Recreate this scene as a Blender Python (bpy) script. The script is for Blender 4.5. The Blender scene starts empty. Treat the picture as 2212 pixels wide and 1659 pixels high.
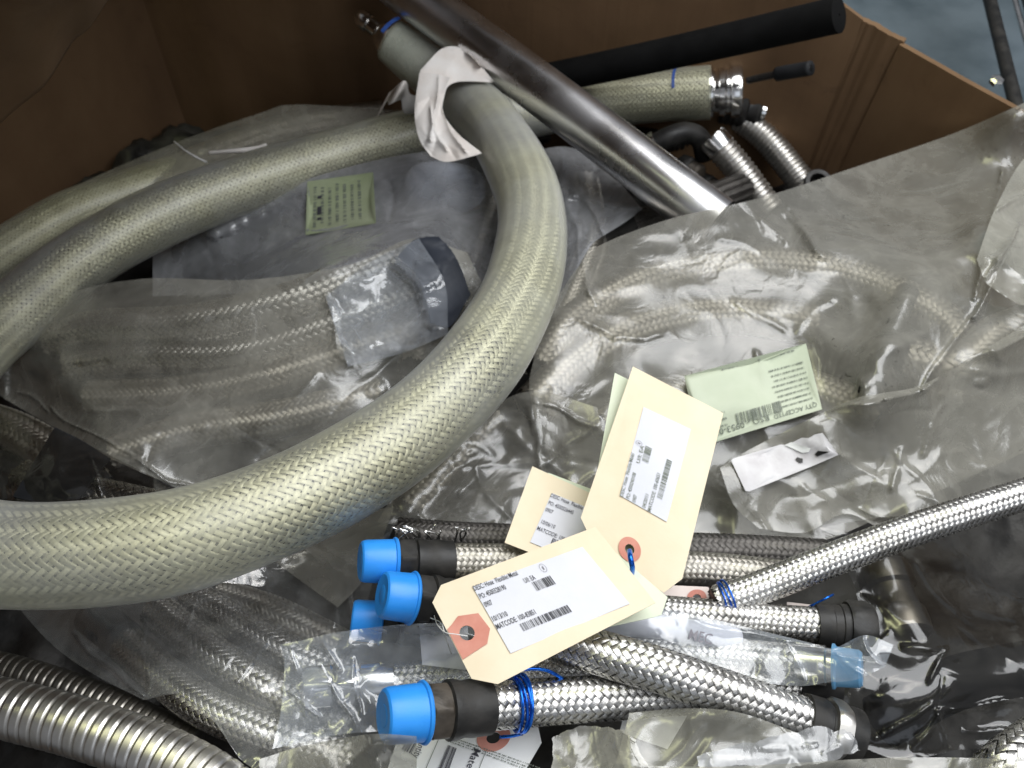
import bpy, bmesh, math, random
import numpy as np
from mathutils import Vector, Matrix
from mathutils.geometry import delaunay_2d_cdt
random.seed(7); rng = np.random.default_rng(7)
S = bpy.context.scene
COL = S.collection

# ------------------------------------------------------------------ camera, world, lamps
H = 0.47; PITCH = math.radians(55.0)
CP, SP = math.cos(PITCH), math.sin(PITCH)
FPX, CX, CY = 1916.0, 1106.0, 829.5          # focal length / centre of a 2212 x 1659 picture
cam = bpy.data.cameras.new('camera'); co = bpy.data.objects.new('camera', cam); COL.objects.link(co)
co.location = (0, 0, H); co.rotation_euler = (math.radians(90) - PITCH, 0, 0)
cam.sensor_width = 36.0; cam.lens = 36.0 * FPX / 2212.0
cam.clip_start = 0.01; cam.clip_end = 50
cam.dof.use_dof = True; cam.dof.focus_distance = 0.45; cam.dof.aperture_fstop = 14.0
S.camera = co
W = bpy.data.worlds.new('World'); S.world = W; W.use_nodes = True
bg = W.node_tree.nodes['Background']; bg.inputs[0].default_value = (0.90, 0.93, 1.0, 1); bg.inputs[1].default_value = 0.21
def area(name, loc, target, sx, sy, power, col):
    l = bpy.data.lights.new(name, 'AREA'); l.shape = 'RECTANGLE'; l.size = sx; l.size_y = sy
    l.energy = power; l.color = col
    o = bpy.data.objects.new(name, l); COL.objects.link(o); o.location = loc
    o.rotation_euler = (Vector(target) - Vector(loc)).to_track_quat('-Z', 'Y').to_euler()
    return o
# open door behind the photographer, and two ceiling fittings of the warehouse
area('work_light', (0.55, 0.42, 1.25), (0.05, 0.15, 0), 1.5, 1.1, 30, (0.96, 0.98, 1.0))
area('door_light', (0.5, -1.3, 0.9), (0.05, 0.12, 0), 1.0, 0.8, 2.0, (0.80, 0.88, 1.0))
area('ceiling_light', (-0.8, 0.75, 1.9), (0.0, 0.3, 0), 1.5, 0.14, 8, (0.98, 1.0, 0.55))
area('ceiling_light', (0.7, 1.1, 2.1), (0.1, 0.25, 0), 1.2, 0.3, 5, (1.0, 0.93, 0.84))
S.view_settings.view_transform = 'Standard'; S.view_settings.look = 'None'
S.view_settings.exposure = 0.0; S.view_settings.gamma = 1.0
S.cycles.transparent_max_bounces = 16; S.cycles.max_bounces = 8
S.cycles.use_denoising = True; S.render.filter_size = 1.2

# ------------------------------------------------------------------ projection helpers (numpy)
def unproj(px, py, z):
    px = np.asarray(px, float); py = np.asarray(py, float); z = np.asarray(z, float)
    a = (px - CX) / FPX; b = (py - CY) / FPX
    dx, dy, dz = a, CP - b * SP, -(SP + b * CP)
    t = (z - H) / dz
    return np.stack([dx * t, dy * t, z + 0 * t], -1)
def proj(P):
    P = np.asarray(P, float); x, y, z = P[..., 0], P[..., 1], P[..., 2] - H
    d = y * CP - z * SP; up = y * SP + z * CP
    return np.stack([CX + x / d * FPX, CY - up / d * FPX], -1)

# ------------------------------------------------------------------ object helpers
def tag(o, label=None, cat=None, group=None, kind=None):
    if label: o['label'] = label
    if cat: o['category'] = cat
    if group: o['group'] = group
    if kind: o['kind'] = kind
    return o
def thing(name, label, cat, loc=(0, 0, 0), group=None):
    o = bpy.data.objects.new(name, None); COL.objects.link(o); o.location = loc; o.empty_display_size = .01
    return tag(o, label, cat, group)
def link(name, me, mat, parent=None, smooth=True):
    o = bpy.data.objects.new(name, me); COL.objects.link(o)
    if mat: me.materials.append(mat)
    if smooth: me.polygons.foreach_set('use_smooth', [True] * len(me.polygons))
    if parent:
        o.parent = parent; o.matrix_parent_inverse = Matrix.Translation(-Vector(parent.location))
        p = parent
        while p.parent: p = p.parent
        if p is not parent: o.matrix_parent_inverse = parent_inv(parent)
    return o
def parent_inv(p):
    m = Matrix.Identity(4)
    chain = []
    while p: chain.append(p); p = p.parent
    for q in reversed(chain):
        m = m @ (q.matrix_parent_inverse if q.parent else Matrix.Identity(4)) @ Matrix.Translation(q.location)
    return m.inverted()
def grid_mesh(V, closed=False, uv=None):
    """V (n, m, 3) grid -> mesh; closed wraps along the second axis"""
    n, m = V.shape[:2]
    i = np.arange(n - 1)[:, None]; j = np.arange(m if closed else m - 1)[None, :]
    j2 = (j + 1) % m
    F = np.stack([i * m + j, i * m + j2, (i + 1) * m + j2, (i + 1) * m + j], -1).reshape(-1, 4)
    return quads_mesh(V.reshape(-1, 3), F, None if uv is None else uv.reshape(-1, 2))
def quads_mesh(V, F, uv=None):
    me = bpy.data.meshes.new('m')
    me.vertices.add(len(V)); me.vertices.foreach_set('co', np.ascontiguousarray(V, dtype=np.float32).ravel())
    k = F.shape[1]
    me.loops.add(F.size); me.loops.foreach_set('vertex_index', np.ascontiguousarray(F, dtype=np.int32).ravel())
    me.polygons.add(len(F)); me.polygons.foreach_set('loop_start', np.arange(0, F.size, k, dtype=np.int32))
    if uv is not None:
        l = me.uv_layers.new(name='UVMap'); l.data.foreach_set('uv', np.ascontiguousarray(uv[F.ravel()], dtype=np.float32).ravel())
    me.update(calc_edges=True)
    return me
def attr(me, name, vals):
    a = me.attributes.new(name, 'FLOAT', 'POINT'); a.data.foreach_set('value', np.ascontiguousarray(vals, dtype=np.float32).ravel())

def catmull(P, step):
    P = np.asarray(P, float)
    if len(P) == 2:
        n = max(2, int(np.linalg.norm(P[1, :3] - P[0, :3]) / step) + 1)
        t = np.linspace(0, 1, n)[:, None]; return P[0] * (1 - t) + P[1] * t
    Q = np.vstack([2 * P[0] - P[1], P, 2 * P[-1] - P[-2]]); out = []
    for i in range(1, len(Q) - 2):
        p0, p1, p2, p3 = Q[i - 1:i + 3]
        t = np.linspace(0, 1, 24, endpoint=False)[:, None]
        out.append(.5 * (2 * p1 + (p2 - p0) * t + (2 * p0 - 5 * p1 + 4 * p2 - p3) * t ** 2 + (3 * p1 - p0 - 3 * p2 + p3) * t ** 3))
    out.append(Q[-2][None]); C = np.vstack(out)
    d = np.r_[0, np.cumsum(np.linalg.norm(np.diff(C[:, :min(3, C.shape[1])], axis=0), axis=1))]
    n = max(2, int(d[-1] / step) + 1); s = np.linspace(0, d[-1], n)
    return np.stack([np.interp(s, d, C[:, k]) for k in range(C.shape[1])], -1)
def smooth1(a, k):
    if k < 2: return a
    ker = np.hanning(k + 2)[1:-1]; ker /= ker.sum()
    return np.convolve(np.r_[np.full(k, a[0]), a, np.full(k, a[-1])], ker, 'same')[k:-k]

# ------------------------------------------------------------------ height map of what has been laid down so far
HX0, HY0, HR = -0.9, -0.3, 0.003
HN, HM = 600, 560
hy = HY0 + np.arange(HM) * HR; hx = HX0 + np.arange(HN) * HR
def base_z(y): return -0.062 - 0.22 * np.clip(y - .02, 0, .55)
hmap = np.repeat(base_z(hy)[:, None], HN, 1)
hmap += .008 * np.sin(hx * 31)[None] * np.sin(hy * 27 + 1)[:, None]
def hs(xy):
    fx = np.clip((xy[..., 0] - HX0) / HR, 0, HN - 1.001); fy = np.clip((xy[..., 1] - HY0) / HR, 0, HM - 1.001)
    i = fx.astype(int); j = fy.astype(int); a = fx - i; b = fy - j
    return (hmap[j, i] * (1 - a) * (1 - b) + hmap[j, i + 1] * a * (1 - b) + hmap[j + 1, i] * (1 - a) * b + hmap[j + 1, i + 1] * a * b)
def splat_tube(P, R):
    R = np.broadcast_to(R, len(P))
    for p, r in zip(P[::2], R[::2]):
        k = int(r / HR) + 1
        i = int(round((p[0] - HX0) / HR)); j = int(round((p[1] - HY0) / HR))
        if i < k or j < k or i >= HN - k or j >= HM - k: continue
        yy, xx = np.mgrid[-k:k + 1, -k:k + 1] * HR
        d2 = r * r - xx ** 2 - yy ** 2
        h = np.where(d2 > 0, p[2] + np.sqrt(np.maximum(d2, 0)), -9)
        hmap[j - k:j + k + 1, i - k:i + k + 1] = np.maximum(hmap[j - k:j + k + 1, i - k:i + k + 1], h)
def splat_pts(P):
    P = P.reshape(-1, 3)
    i = np.round((P[:, 0] - HX0) / HR).astype(int); j = np.round((P[:, 1] - HY0) / HR).astype(int)
    ok = (i > 0) & (j > 0) & (i < HN - 1) & (j < HM - 1); i, j, z = i[ok], j[ok], P[ok, 2]
    for di in (-1, 0, 1):
        for dj in (-1, 0, 1): np.maximum.at(hmap, (j + dj, i + di), z - .0004 * (abs(di) + abs(dj)))

# ------------------------------------------------------------------ materials
def mat(name):
    m = bpy.data.materials.new(name); m.use_nodes = True; nt = m.node_tree
    for n in list(nt.nodes): nt.nodes.remove(n)
    out = nt.nodes.new('ShaderNodeOutputMaterial')
    return m, nt, out
def N(nt, t, ins=None, **kw):
    n = nt.nodes.new(t)
    for k, v in kw.items(): setattr(n, k, v)
    for k, v in (ins or {}).items():
        if isinstance(v, bpy.types.NodeSocket): nt.links.new(v, n.inputs[k])
        else: n.inputs[k].default_value = v
    return n
def ramp(nt, fac, stops):
    r = N(nt, 'ShaderNodeValToRGB', {0: fac}); e = r.color_ramp.elements
    while len(e) < len(stops): e.new(.5)
    for k, (p, c) in enumerate(stops):
        e[k].position = p; e[k].color = (c, c, c, 1) if isinstance(c, (int, float)) else (*c, 1)
    return r.outputs[0]
def noise(nt, scale, detail=4, rough=.55, dist=0, vec=None):
    if vec is None: vec = N(nt, 'ShaderNodeTexCoord').outputs['Object']
    return N(nt, 'ShaderNodeTexNoise', {'Vector': vec, 'Scale': scale, 'Detail': detail, 'Roughness': rough, 'Distortion': dist}).outputs[0]
def M(nt, op, a, b=0.5, c=None):
    n = nt.nodes.new('ShaderNodeMath'); n.operation = op
    for k, v in enumerate((a, b) if c is None else (a, b, c)):
        if isinstance(v, bpy.types.NodeSocket): nt.links.new(v, n.inputs[k])
        else: n.inputs[k].default_value = v
    return n.outputs[0]
def mixc(nt, f, a, b):
    n = nt.nodes.new('ShaderNodeMix'); n.data_type = 'RGBA'
    for k, v in ((0, f), (6, a), (7, b)):
        if isinstance(v, bpy.types.NodeSocket): nt.links.new(v, n.inputs[k])
        else: n.inputs[k].default_value = v if isinstance(v, (int, float)) else (*v, 1)
    return n.outputs[2]
def simple(name, c1, c2, scale=60, rough=.5, metallic=0, rough2=None, bump=.0, bscale=400, coat=0, spec=.5, det=5, lo=.35, hi=.65):
    m, nt, out = mat(name)
    f = ramp(nt, noise(nt, scale, det), [(lo, 0), (hi, 1)])
    p = N(nt, 'ShaderNodeBsdfPrincipled', {'Base Color': mixc(nt, f, c1, c2), 'Metallic': metallic, 'Roughness': rough,
          'Coat Weight': coat, 'Specular IOR Level': spec})
    if rough2 is not None:
        nt.links.new(M(nt, 'MULTIPLY_ADD', f, rough2 - rough, rough), p.inputs['Roughness'])
    if bump:
        b = N(nt, 'ShaderNodeBump', {'Strength': 1.0, 'Distance': bump, 'Height': noise(nt, bscale, 5)})
        nt.links.new(b.outputs[0], p.inputs['Normal'])
    nt.links.new(p.outputs[0], out.inputs[0]); return m
def braid_mat(name, c, dirt, rough, dark=.0):
    m, nt, out = mat(name)
    uv = N(nt, 'ShaderNodeUVMap').outputs[0]; sx = N(nt, 'ShaderNodeSeparateXYZ', {0: uv})
    wires = M(nt, 'ABSOLUTE', M(nt, 'SINE', M(nt, 'MULTIPLY', sx.outputs[1], 3.14159 * 7)))
    f = ramp(nt, noise(nt, 45, 6), [(.42, 0), (.72, 1)])
    f2 = noise(nt, 900, 2)
    base = mixc(nt, M(nt, 'MULTIPLY', f, .75), c, dirt)
    base = mixc(nt, M(nt, 'MULTIPLY', M(nt, 'SUBTRACT', 1.0, wires), .22), base, (c[0] * .35, c[1] * .33, c[2] * .3))
    b = N(nt, 'ShaderNodeBump', {'Strength': .5, 'Distance': .00012, 'Height': wires})
    p = N(nt, 'ShaderNodeBsdfPrincipled', {'Base Color': base, 'Metallic': 1.0 - dark, 'Normal': b.outputs[0],
          'Roughness': M(nt, 'MULTIPLY_ADD', f2, .22, rough - .06), 'Anisotropic': .72, 'Anisotropic Rotation': .0})
    tg = N(nt, 'ShaderNodeTangent', direction_type='UV_MAP'); nt.links.new(tg.outputs[0], p.inputs['Tangent'])
    nt.links.new(p.outputs[0], out.inputs[0]); return m
def schlick(nt, nrm):
    f = N(nt, 'ShaderNodeLayerWeight', {'Blend': .5, 'Normal': nrm}).outputs['Facing']
    return M(nt, 'MULTIPLY_ADD', M(nt, 'POWER', f, 5.0), .94, .05)
def film(name, milk, body, gloss=1.0, rough=.12, specks=0.0, cloud=.25, tint=(1, 1, 1), bumpd=.0006, trans=.5):
    """thin plastic film: see-through, a milky body and a fresnel gloss, fine crinkle in the normal"""
    m, nt, out = mat(name)
    tc = N(nt, 'ShaderNodeTexCoord').outputs['Object']
    big = noise(nt, 9, 4, .6, 1.2, tc)
    wv = noise(nt, 20, 3, .5, 1.6, tc)
    rid = M(nt, 'SUBTRACT', 1.0, M(nt, 'MULTIPLY', M(nt, 'ABSOLUTE', M(nt, 'SUBTRACT', wv, .5)), 9.0)); rid = M(nt, 'MAXIMUM', rid, 0.0)
    fine = noise(nt, 260, 3, .6, .6, tc)
    hgt = M(nt, 'ADD', M(nt, 'MULTIPLY', rid, .5), M(nt, 'ADD', M(nt, 'MULTIPLY', wv, 3.5), M(nt, 'MULTIPLY', fine, .03)))
    bp = N(nt, 'ShaderNodeBump', {'Strength': 1.0, 'Distance': bumpd, 'Height': hgt})
    tr = N(nt, 'ShaderNodeBsdfTransparent', {0: (*tint, 1)})
    scuff = ramp(nt, noise(nt, 70, 5, .6, 2.0, tc), [(.5, 0), (.85, 1)])
    bc = mixc(nt, M(nt, 'MULTIPLY', scuff, .5), body, tuple(min(1, x * 1.5 + .03) for x in body))
    if specks:
        sp = ramp(nt, noise(nt, 150, 3, .65, .8, tc), [(.665, 0), (.70, 1)])
        reg = ramp(nt, noise(nt, 7, 3, .6, .5, tc), [(.46, 0), (.60, 1)])
        sf = M(nt, 'MULTIPLY', sp, M(nt, 'MULTIPLY', reg, specks))
        bc = mixc(nt, sf, bc, (.02, .018, .015))
    df = N(nt, 'ShaderNodeBsdfDiffuse', {'Color': bc, 'Normal': bp.outputs[0]})
    tl = N(nt, 'ShaderNodeBsdfTranslucent', {'Color': bc})
    dm = N(nt, 'ShaderNodeMixShader', {0: trans, 1: df.outputs[0], 2: tl.outputs[0]})
    fac = M(nt, 'MULTIPLY_ADD', M(nt, 'SUBTRACT', big, .5), cloud * 2.4, milk)
    fac = M(nt, 'ADD', fac, M(nt, 'MULTIPLY', rid, .10))
    lw = N(nt, 'ShaderNodeLayerWeight', {'Blend': .35, 'Normal': bp.outputs[0]})
    fac = M(nt, 'MULTIPLY_ADD', lw.outputs['Facing'], .35 if milk > .1 else .10, fac)
    if specks: fac = M(nt, 'MAXIMUM', fac, sf)
    fac = M(nt, 'MINIMUM', M(nt, 'MAXIMUM', fac, .02), .97)
    m1 = N(nt, 'ShaderNodeMixShader', {0: fac, 1: tr.outputs[0], 2: dm.outputs[0]})
    gl = N(nt, 'ShaderNodeBsdfGlossy', {'Color': (1, 1, 1, 1), 'Roughness': rough, 'Normal': bp.outputs[0]})
    fr = schlick(nt, bp.outputs[0])
    m2 = N(nt, 'ShaderNodeMixShader', {0: M(nt, 'MINIMUM', M(nt, 'MULTIPLY', fr, gloss), 1.0), 1: m1.outputs[0], 2: gl.outputs[0]})
    nt.links.new(m2.outputs[0], out.inputs[0]); return m
def sleeve_mat(name, body, gloss=1.0):
    m, nt, out = mat(name)
    tc = N(nt, 'ShaderNodeTexCoord').outputs['Object']
    fog = N(nt, 'ShaderNodeAttribute', attribute_name='fog').outputs['Fac']
    n1 = noise(nt, 22, 5, .6, .5, tc); n2 = noise(nt, 130, 5, .6, 0, tc)
    bp = N(nt, 'ShaderNodeBump', {'Strength': .6, 'Distance': .0006, 'Height': M(nt, 'ADD', n1, M(nt, 'MULTIPLY', n2, .15))})
    fac = M(nt, 'MULTIPLY_ADD', fog, .9, M(nt, 'MULTIPLY_ADD', n1, .5, -.23)); fac = M(nt, 'ADD', fac, M(nt, 'MULTIPLY_ADD', n2, .16, -.08))
    lw = N(nt, 'ShaderNodeLayerWeight', {'Blend': .45})
    fac = M(nt, 'MULTIPLY_ADD', M(nt, 'POWER', lw.outputs['Facing'], 2.0), .55, fac)
    fac = M(nt, 'MINIMUM', M(nt, 'MAXIMUM', fac, .05), .95)
    yel = ramp(nt, noise(nt, 7, 3, .5, 0, tc), [(.38, (.53, .54, .52)), (.56, body)])
    df = N(nt, 'ShaderNodeBsdfDiffuse', {'Color': yel, 'Normal': bp.outputs[0]})
    tr = N(nt, 'ShaderNodeBsdfTransparent', {0: (.93, .93, .82, 1)})
    m1 = N(nt, 'ShaderNodeMixShader', {0: fac, 1: tr.outputs[0], 2: df.outputs[0]})
    gl = N(nt, 'ShaderNodeBsdfGlossy', {'Roughness': .36, 'Normal': bp.outputs[0]})
    fr = schlick(nt, bp.outputs[0])
    m2 = N(nt, 'ShaderNodeMixShader', {0: M(nt, 'MULTIPLY', fr, gloss), 1: m1.outputs[0], 2: gl.outputs[0]})
    nt.links.new(m2.outputs[0], out.inputs[0]); return m
def cardboard_mat():
    m, nt, out = mat('cardboard')
    tc = N(nt, 'ShaderNodeTexCoord').outputs['Object']
    mp = N(nt, 'ShaderNodeMapping', {0: tc, 'Scale': (30, 30, 2.0)}).outputs[0]
    st = noise(nt, 1.0, 5, .6, .5, mp); bl = noise(nt, 6, 5, .6, .4, tc); fi = noise(nt, 260, 4, .6, 0, tc)
    f = M(nt, 'MULTIPLY_ADD', st, .22, M(nt, 'MULTIPLY_ADD', bl, .8, .0))
    c = ramp(nt, f, [(.25, (.085, .048, .024)), (.5, (.145, .085, .043)), (.8, (.20, .125, .066))])
    c = mixc(nt, M(nt, 'MULTIPLY', ramp(nt, noise(nt, 17, 6, .7, 1, tc), [(.6, 0), (.75, 1)]), .5), c, (.04, .022, .011))
    b = N(nt, 'ShaderNodeBump', {'Strength': .6, 'Distance': .0015, 'Height': M(nt, 'ADD', st, M(nt, 'MULTIPLY', fi, .08))})
    p = N(nt, 'ShaderNodeBsdfPrincipled', {'Base Color': c, 'Roughness': .78, 'Normal': b.outputs[0], 'Specular IOR Level': .3})
    nt.links.new(p.outputs[0], out.inputs[0]); return m
def manila(name, c, c2):
    m, nt, out = mat(name)
    tc = N(nt, 'ShaderNodeTexCoord').outputs['Object']
    base = mixc(nt, ramp(nt, noise(nt, 25, 4, .6, 0, tc), [(.35, 0), (.7, 1)]), c, c2)
    sm = ramp(nt, noise(nt, 210, 6, .75, 1.5, tc), [(.66, 0), (.76, 1)])
    rg = ramp(nt, noise(nt, 30, 3, .5, 0, tc), [(.5, 0), (.62, 1)])
    base = mixc(nt, M(nt, 'MULTIPLY', M(nt, 'MULTIPLY', sm, rg), .6), base, (.16, .13, .10))
    b = N(nt, 'ShaderNodeBump', {'Strength': .3, 'Distance': .0002, 'Height': noise(nt, 500, 4, .6, 0, tc)})
    p = N(nt, 'ShaderNodeBsdfPrincipled', {'Base Color': base, 'Roughness': .6, 'Normal': b.outputs[0], 'Specular IOR Level': .35})
    nt.links.new(p.outputs[0], out.inputs[0]); return m

MT = {}
MT['card'] = cardboard_mat()
MT['braid'] = braid_mat('steel_braid', (.74, .73, .71), (.40, .38, .34), .20)
MT['braid_dirty'] = braid_mat('dull_steel_braid', (.62, .59, .53), (.30, .28, .24), .32)
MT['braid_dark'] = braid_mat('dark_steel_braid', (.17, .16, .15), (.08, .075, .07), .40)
MT['braid_yel'] = braid_mat('sleeved_steel_braid', (.76, .74, .66), (.54, .51, .41), .44)
MT['core'] = simple('dark_core', (.02, .019, .018), (.05, .047, .044), 80, .5, .3)
MT['core_mid'] = simple('grey_core', (.17, .165, .14), (.22, .21, .17), 80, .5, .5)
MT['sleeve'] = sleeve_mat('yellowed_vinyl_sleeve', (.58, .58, .46))
MT['pipe'] = simple('polished_pipe_steel', (.66, .65, .65), (.78, .78, .80), 16, .24, 1.0, .36, .00004, 900)
MT['chrome'] = simple('bright_steel', (.70, .69, .67), (.8, .8, .8), 60, .14, 1.0, .26)
MT['corr'] = simple('corrugated_steel', (.72, .70, .67), (.48, .46, .42), 55, .30, 1.0, .48, det=7)
MT['corr_dull'] = simple('dirty_corrugated_steel', (.34, .32, .29), (.16, .15, .13), 55, .34, 1.0, .5, det=7)
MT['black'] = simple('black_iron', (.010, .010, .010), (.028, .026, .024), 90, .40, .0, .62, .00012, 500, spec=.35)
MT['blackbrown'] = simple('oiled_iron_nut', (.040, .034, .028), (.085, .07, .055), 70, .32, .35, .6, .0002, 350)
MT['rubber'] = simple('black_rubber', (.012, .013, .015), (.02, .021, .023), 50, .6, 0, .75, .0001, 300, spec=.22)
MT['foam'] = simple('black_foam', (.005, .005, .005), (.008, .008, .008), 50, .8, 0, .9, .0002, 200, spec=.08)
MT['blue'] = simple('blue_plastic', (.018, .24, .74), (.025, .28, .82), 40, .36, 0, .48, .00005, 700)
MT['bluewire'] = simple('blue_foil_wire', (.01, .10, .55), (.02, .18, .75), 200, .2, .85, .3)
MT['bluepen'] = simple('blue_marker', (.02, .07, .30), (.03, .10, .38), 200, .6)
MT['tape'] = simple('white_masking_tape', (.72, .66, .61), (.80, .77, .74), 35, .55, 0, .7, .0004, 160)
MT['manila'] = manila('manila_card', (.70, .60, .44), (.75, .66, .51))
MT['manila2'] = manila('pale_green_card', (.62, .68, .52), (.68, .72, .58))
MT['whitecard'] = manila('white_card', (.80, .81, .80), (.85, .86, .86))
MT['paper'] = manila('label_paper', (.60, .61, .68), (.66, .66, .72))
MT['eyelet'] = simple('red_fibre_eyelet', (.52, .20, .15), (.60, .27, .21), 90, .7)
MT['ink'] = simple('black_ink', (.03, .03, .04), (.06, .06, .08), 300, .6)
MT['greyink'] = simple('faded_ink', (.12, .14, .12), (.22, .24, .2), 300, .6)
MT['pencil'] = simple('pencil_line', (.16, .15, .18), (.26, .25, .28), 300, .6)
MT['greenlabel'] = manila('green_sticker_paper', (.46, .51, .39), (.52, .56, .45))
MT['dimlabel'] = manila('dim_green_sticker_paper', (.30, .35, .21), (.36, .40, .27))  # green dimmed in the colour, in place of the film's haze over this sticker
MT['peeled'] = simple('peeled_white_sticker', (.52, .50, .52), (.66, .65, .67), 60, .5, 0, .7, .0003, 120)
MT['redwhite'] = simple('pinkish_card', (.70, .60, .55), (.76, .67, .62), 60, .6)
MT['twine'] = simple('white_twine', (.6, .6, .58), (.75, .75, .74), 300, .6)
MT['floor'] = simple('blue_grey_steel_floor', (.07, .10, .12), (.15, .19, .22), 9, .35, .2, .6, .0006, 60, det=8)
MT['darkbin'] = simple('gap_dark_and_grime', (.010, .010, .010), (.05, .048, .045), 30, .4, .3, .7, .002, 60)  # near-black for painted gap shade under the hoses, also for the grime spots
MT['whiteplastic'] = simple('white_plastic', (.62, .66, .74), (.74, .77, .84), 20, .3, 0, .4)
MT['film_grey'] = film('grey_film', .34, (.41, .40, .35), 1.6, .25, specks=0.0, cloud=.32, tint=(.93, .92, .88), bumpd=.00030, trans=.2)
MT['film_speck'] = film('dirty_grey_film', .41, (.30, .29, .255), 1.35, .24, specks=.85, cloud=.30, tint=(.92, .91, .87), bumpd=.00030, trans=.2)
MT['film_white'] = film('frosted_film', .34, (.45, .46, .48), 1.6, .22, cloud=.45, tint=(.95, .96, .98), bumpd=.00036, trans=.2)
MT['film_clear'] = film('clear_film', .22, (.54, .58, .64), 1.5, .17, cloud=.24, tint=(.96, .97, .98), bumpd=.00030, trans=.3)
MT['film_thin'] = film('thin_clear_film', .12, (.46, .47, .46), 1.7, .15, cloud=.16, tint=(.94, .94, .94), bumpd=.00034, trans=.3)
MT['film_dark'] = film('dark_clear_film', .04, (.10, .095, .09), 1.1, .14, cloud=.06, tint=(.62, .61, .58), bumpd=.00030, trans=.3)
MT['fadedblue'] = simple('faded_blue_plastic', (.10, .27, .46), (.14, .31, .50), 40, .4)
MT['wrap'] = simple('blue_black_wrap', (.012, .016, .024), (.03, .036, .05), 20, .38, 0, .55, .0004, 60)
MT['paleblue'] = simple('pale_blue_plastic', (.16, .24, .34), (.22, .32, .42), 40, .4)

# ------------------------------------------------------------------ tubes
def frames(P):
    T = np.gradient(P, axis=0); T /= np.linalg.norm(T, axis=1)[:, None]
    n = np.cross(T[0], [0, 0, 1.0]); n /= np.linalg.norm(n) + 1e-9
    Ns = [n]
    for k in range(1, len(P)):
        n = n - T[k] * n.dot(T[k]); n /= np.linalg.norm(n); Ns.append(n)
    Nn = np.array(Ns); B = np.cross(T, Nn); return T, Nn, B
def path(pts, step=.003, lift=None, R=.01):
    """pts (px, py, z): world curve, optionally raised so that it rests on what lies below"""
    p = np.asarray(pts, float)
    q = catmull(np.c_[p[:, :2] / 3000., p[:, 2]], .0015); q[:, :2] *= 3000.
    if lift is not None:
        for _ in range(3):
            Wd = unproj(q[:, 0], q[:, 1], q[:, 2])
            need = np.maximum(hs(Wd) + R * lift - Wd[:, 2], 0)
            need = smooth1(np.maximum(need, smooth1(need, 25)), 41)
            q[:, 2] += need
    Wd = unproj(q[:, 0], q[:, 1], q[:, 2])
    return catmull(Wd, step)
def tube_mesh(P, R, seg=28, cap=True, fog=None):
    T, Nn, B = frames(P); R = np.broadcast_to(np.asarray(R, float), len(P)) if np.ndim(R) < 2 else R
    th = np.linspace(0, 2 * np.pi, seg, endpoint=False)
    V = P[:, None] + R[:, None, None] * (np.cos(th)[None, :, None] * Nn[:, None] + np.sin(th)[None, :, None] * B[:, None])
    fogv = None if fog is None else np.repeat(fog, seg)
    if cap:
        V = np.concatenate([np.repeat(P[:1, None], seg, 1), V, np.repeat(P[-1:, None], seg, 1)], 0)
        if fogv is not None: fogv = np.r_[np.repeat(fog[0], seg), fogv, np.repeat(fog[-1], seg)]
    me = grid_mesh(V, True)
    if fogv is not None: attr(me, 'fog', fogv)
    return me
def tube(name, P, R, m, parent=None, seg=28, cap=True, smooth=True):
    return link(name, tube_mesh(P, R, seg, cap), MT[m], parent, smooth)
def braid_mesh(P, R, n=24, tan=1.0, cover=.93, amp=.05, coarse=False):
    """woven sleeve: n flat bands each way, two over two under; R radius of the weave"""
    d = np.r_[0, np.cumsum(np.linalg.norm(np.diff(P, axis=0), axis=1))]; L = d[-1]
    T, Nn, B = frames(P)
    qstep = np.pi * R / (n * tan); ds = qstep * (.62 if coarse else .42)
    s = np.arange(0, L, ds)
    def at(A): return np.stack([np.interp(s, d, A[:, k]) for k in range(3)], -1)
    Ps, Ts, Ns_, Bs = at(P), at(T), at(Nn), at(B)
    Ns_ /= np.linalg.norm(Ns_, axis=1)[:, None]; Bs /= np.linalg.norm(Bs, axis=1)[:, None]
    ca = 1 / math.sqrt(1 + tan * tan); sa = tan * ca
    w = 2 * np.pi * R / n * ca * cover * .5
    a = R * amp
    VV, FF, UU = [], [], []; off = 0; ns = len(s)
    rr = np.random.default_rng(int(L * 1e5) % 9999)
    prof = ((-1, -.22), (-.6, .0), (.6, .0), (1, -.22))
    for sg in (1, -1):
        for k in range(n):
            th = sg * s * tan / R + 2 * np.pi * k / n + rr.normal(0, .012)
            q = sg * (s * n * tan / (np.pi * R)) + 2 * k if sg > 0 else 2 * k - s * n * tan / (np.pi * R)
            hgt = np.clip(2.4 * np.cos(2 * np.pi * (q - .5) / 4), -1, 1) * (1 if sg > 0 else -1)
            e = np.cos(th)[:, None] * Ns_ + np.sin(th)[:, None] * Bs
            t = -np.sin(th)[:, None] * Ns_ + np.cos(th)[:, None] * Bs
            across = (t * ca - Ts * sg * sa)
            rows = []
            for (x, dz) in prof:
                r = R + a * hgt + a * dz
                rows.append(Ps + e * r[:, None] + across * (w * x))
            V = np.stack(rows, 1); VV.append(V.reshape(-1, 3))
            i = np.arange(ns - 1)[:, None]; j = np.arange(3)[None, :]
            F = np.stack([i * 4 + j, i * 4 + j + 1, (i + 1) * 4 + j + 1, (i + 1) * 4 + j], -1).reshape(-1, 4) + off
            if sg < 0: F = F[:, ::-1]
            FF.append(F); off += ns * 4
            u = np.repeat((s / R)[:, None], 4, 1); v = np.repeat(np.array([0, .25, .75, 1.])[None], ns, 0)
            UU.append(np.stack([u, v], -1).reshape(-1, 2))
    return quads_mesh(np.concatenate(VV), np.concatenate(FF), np.concatenate(UU))
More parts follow.
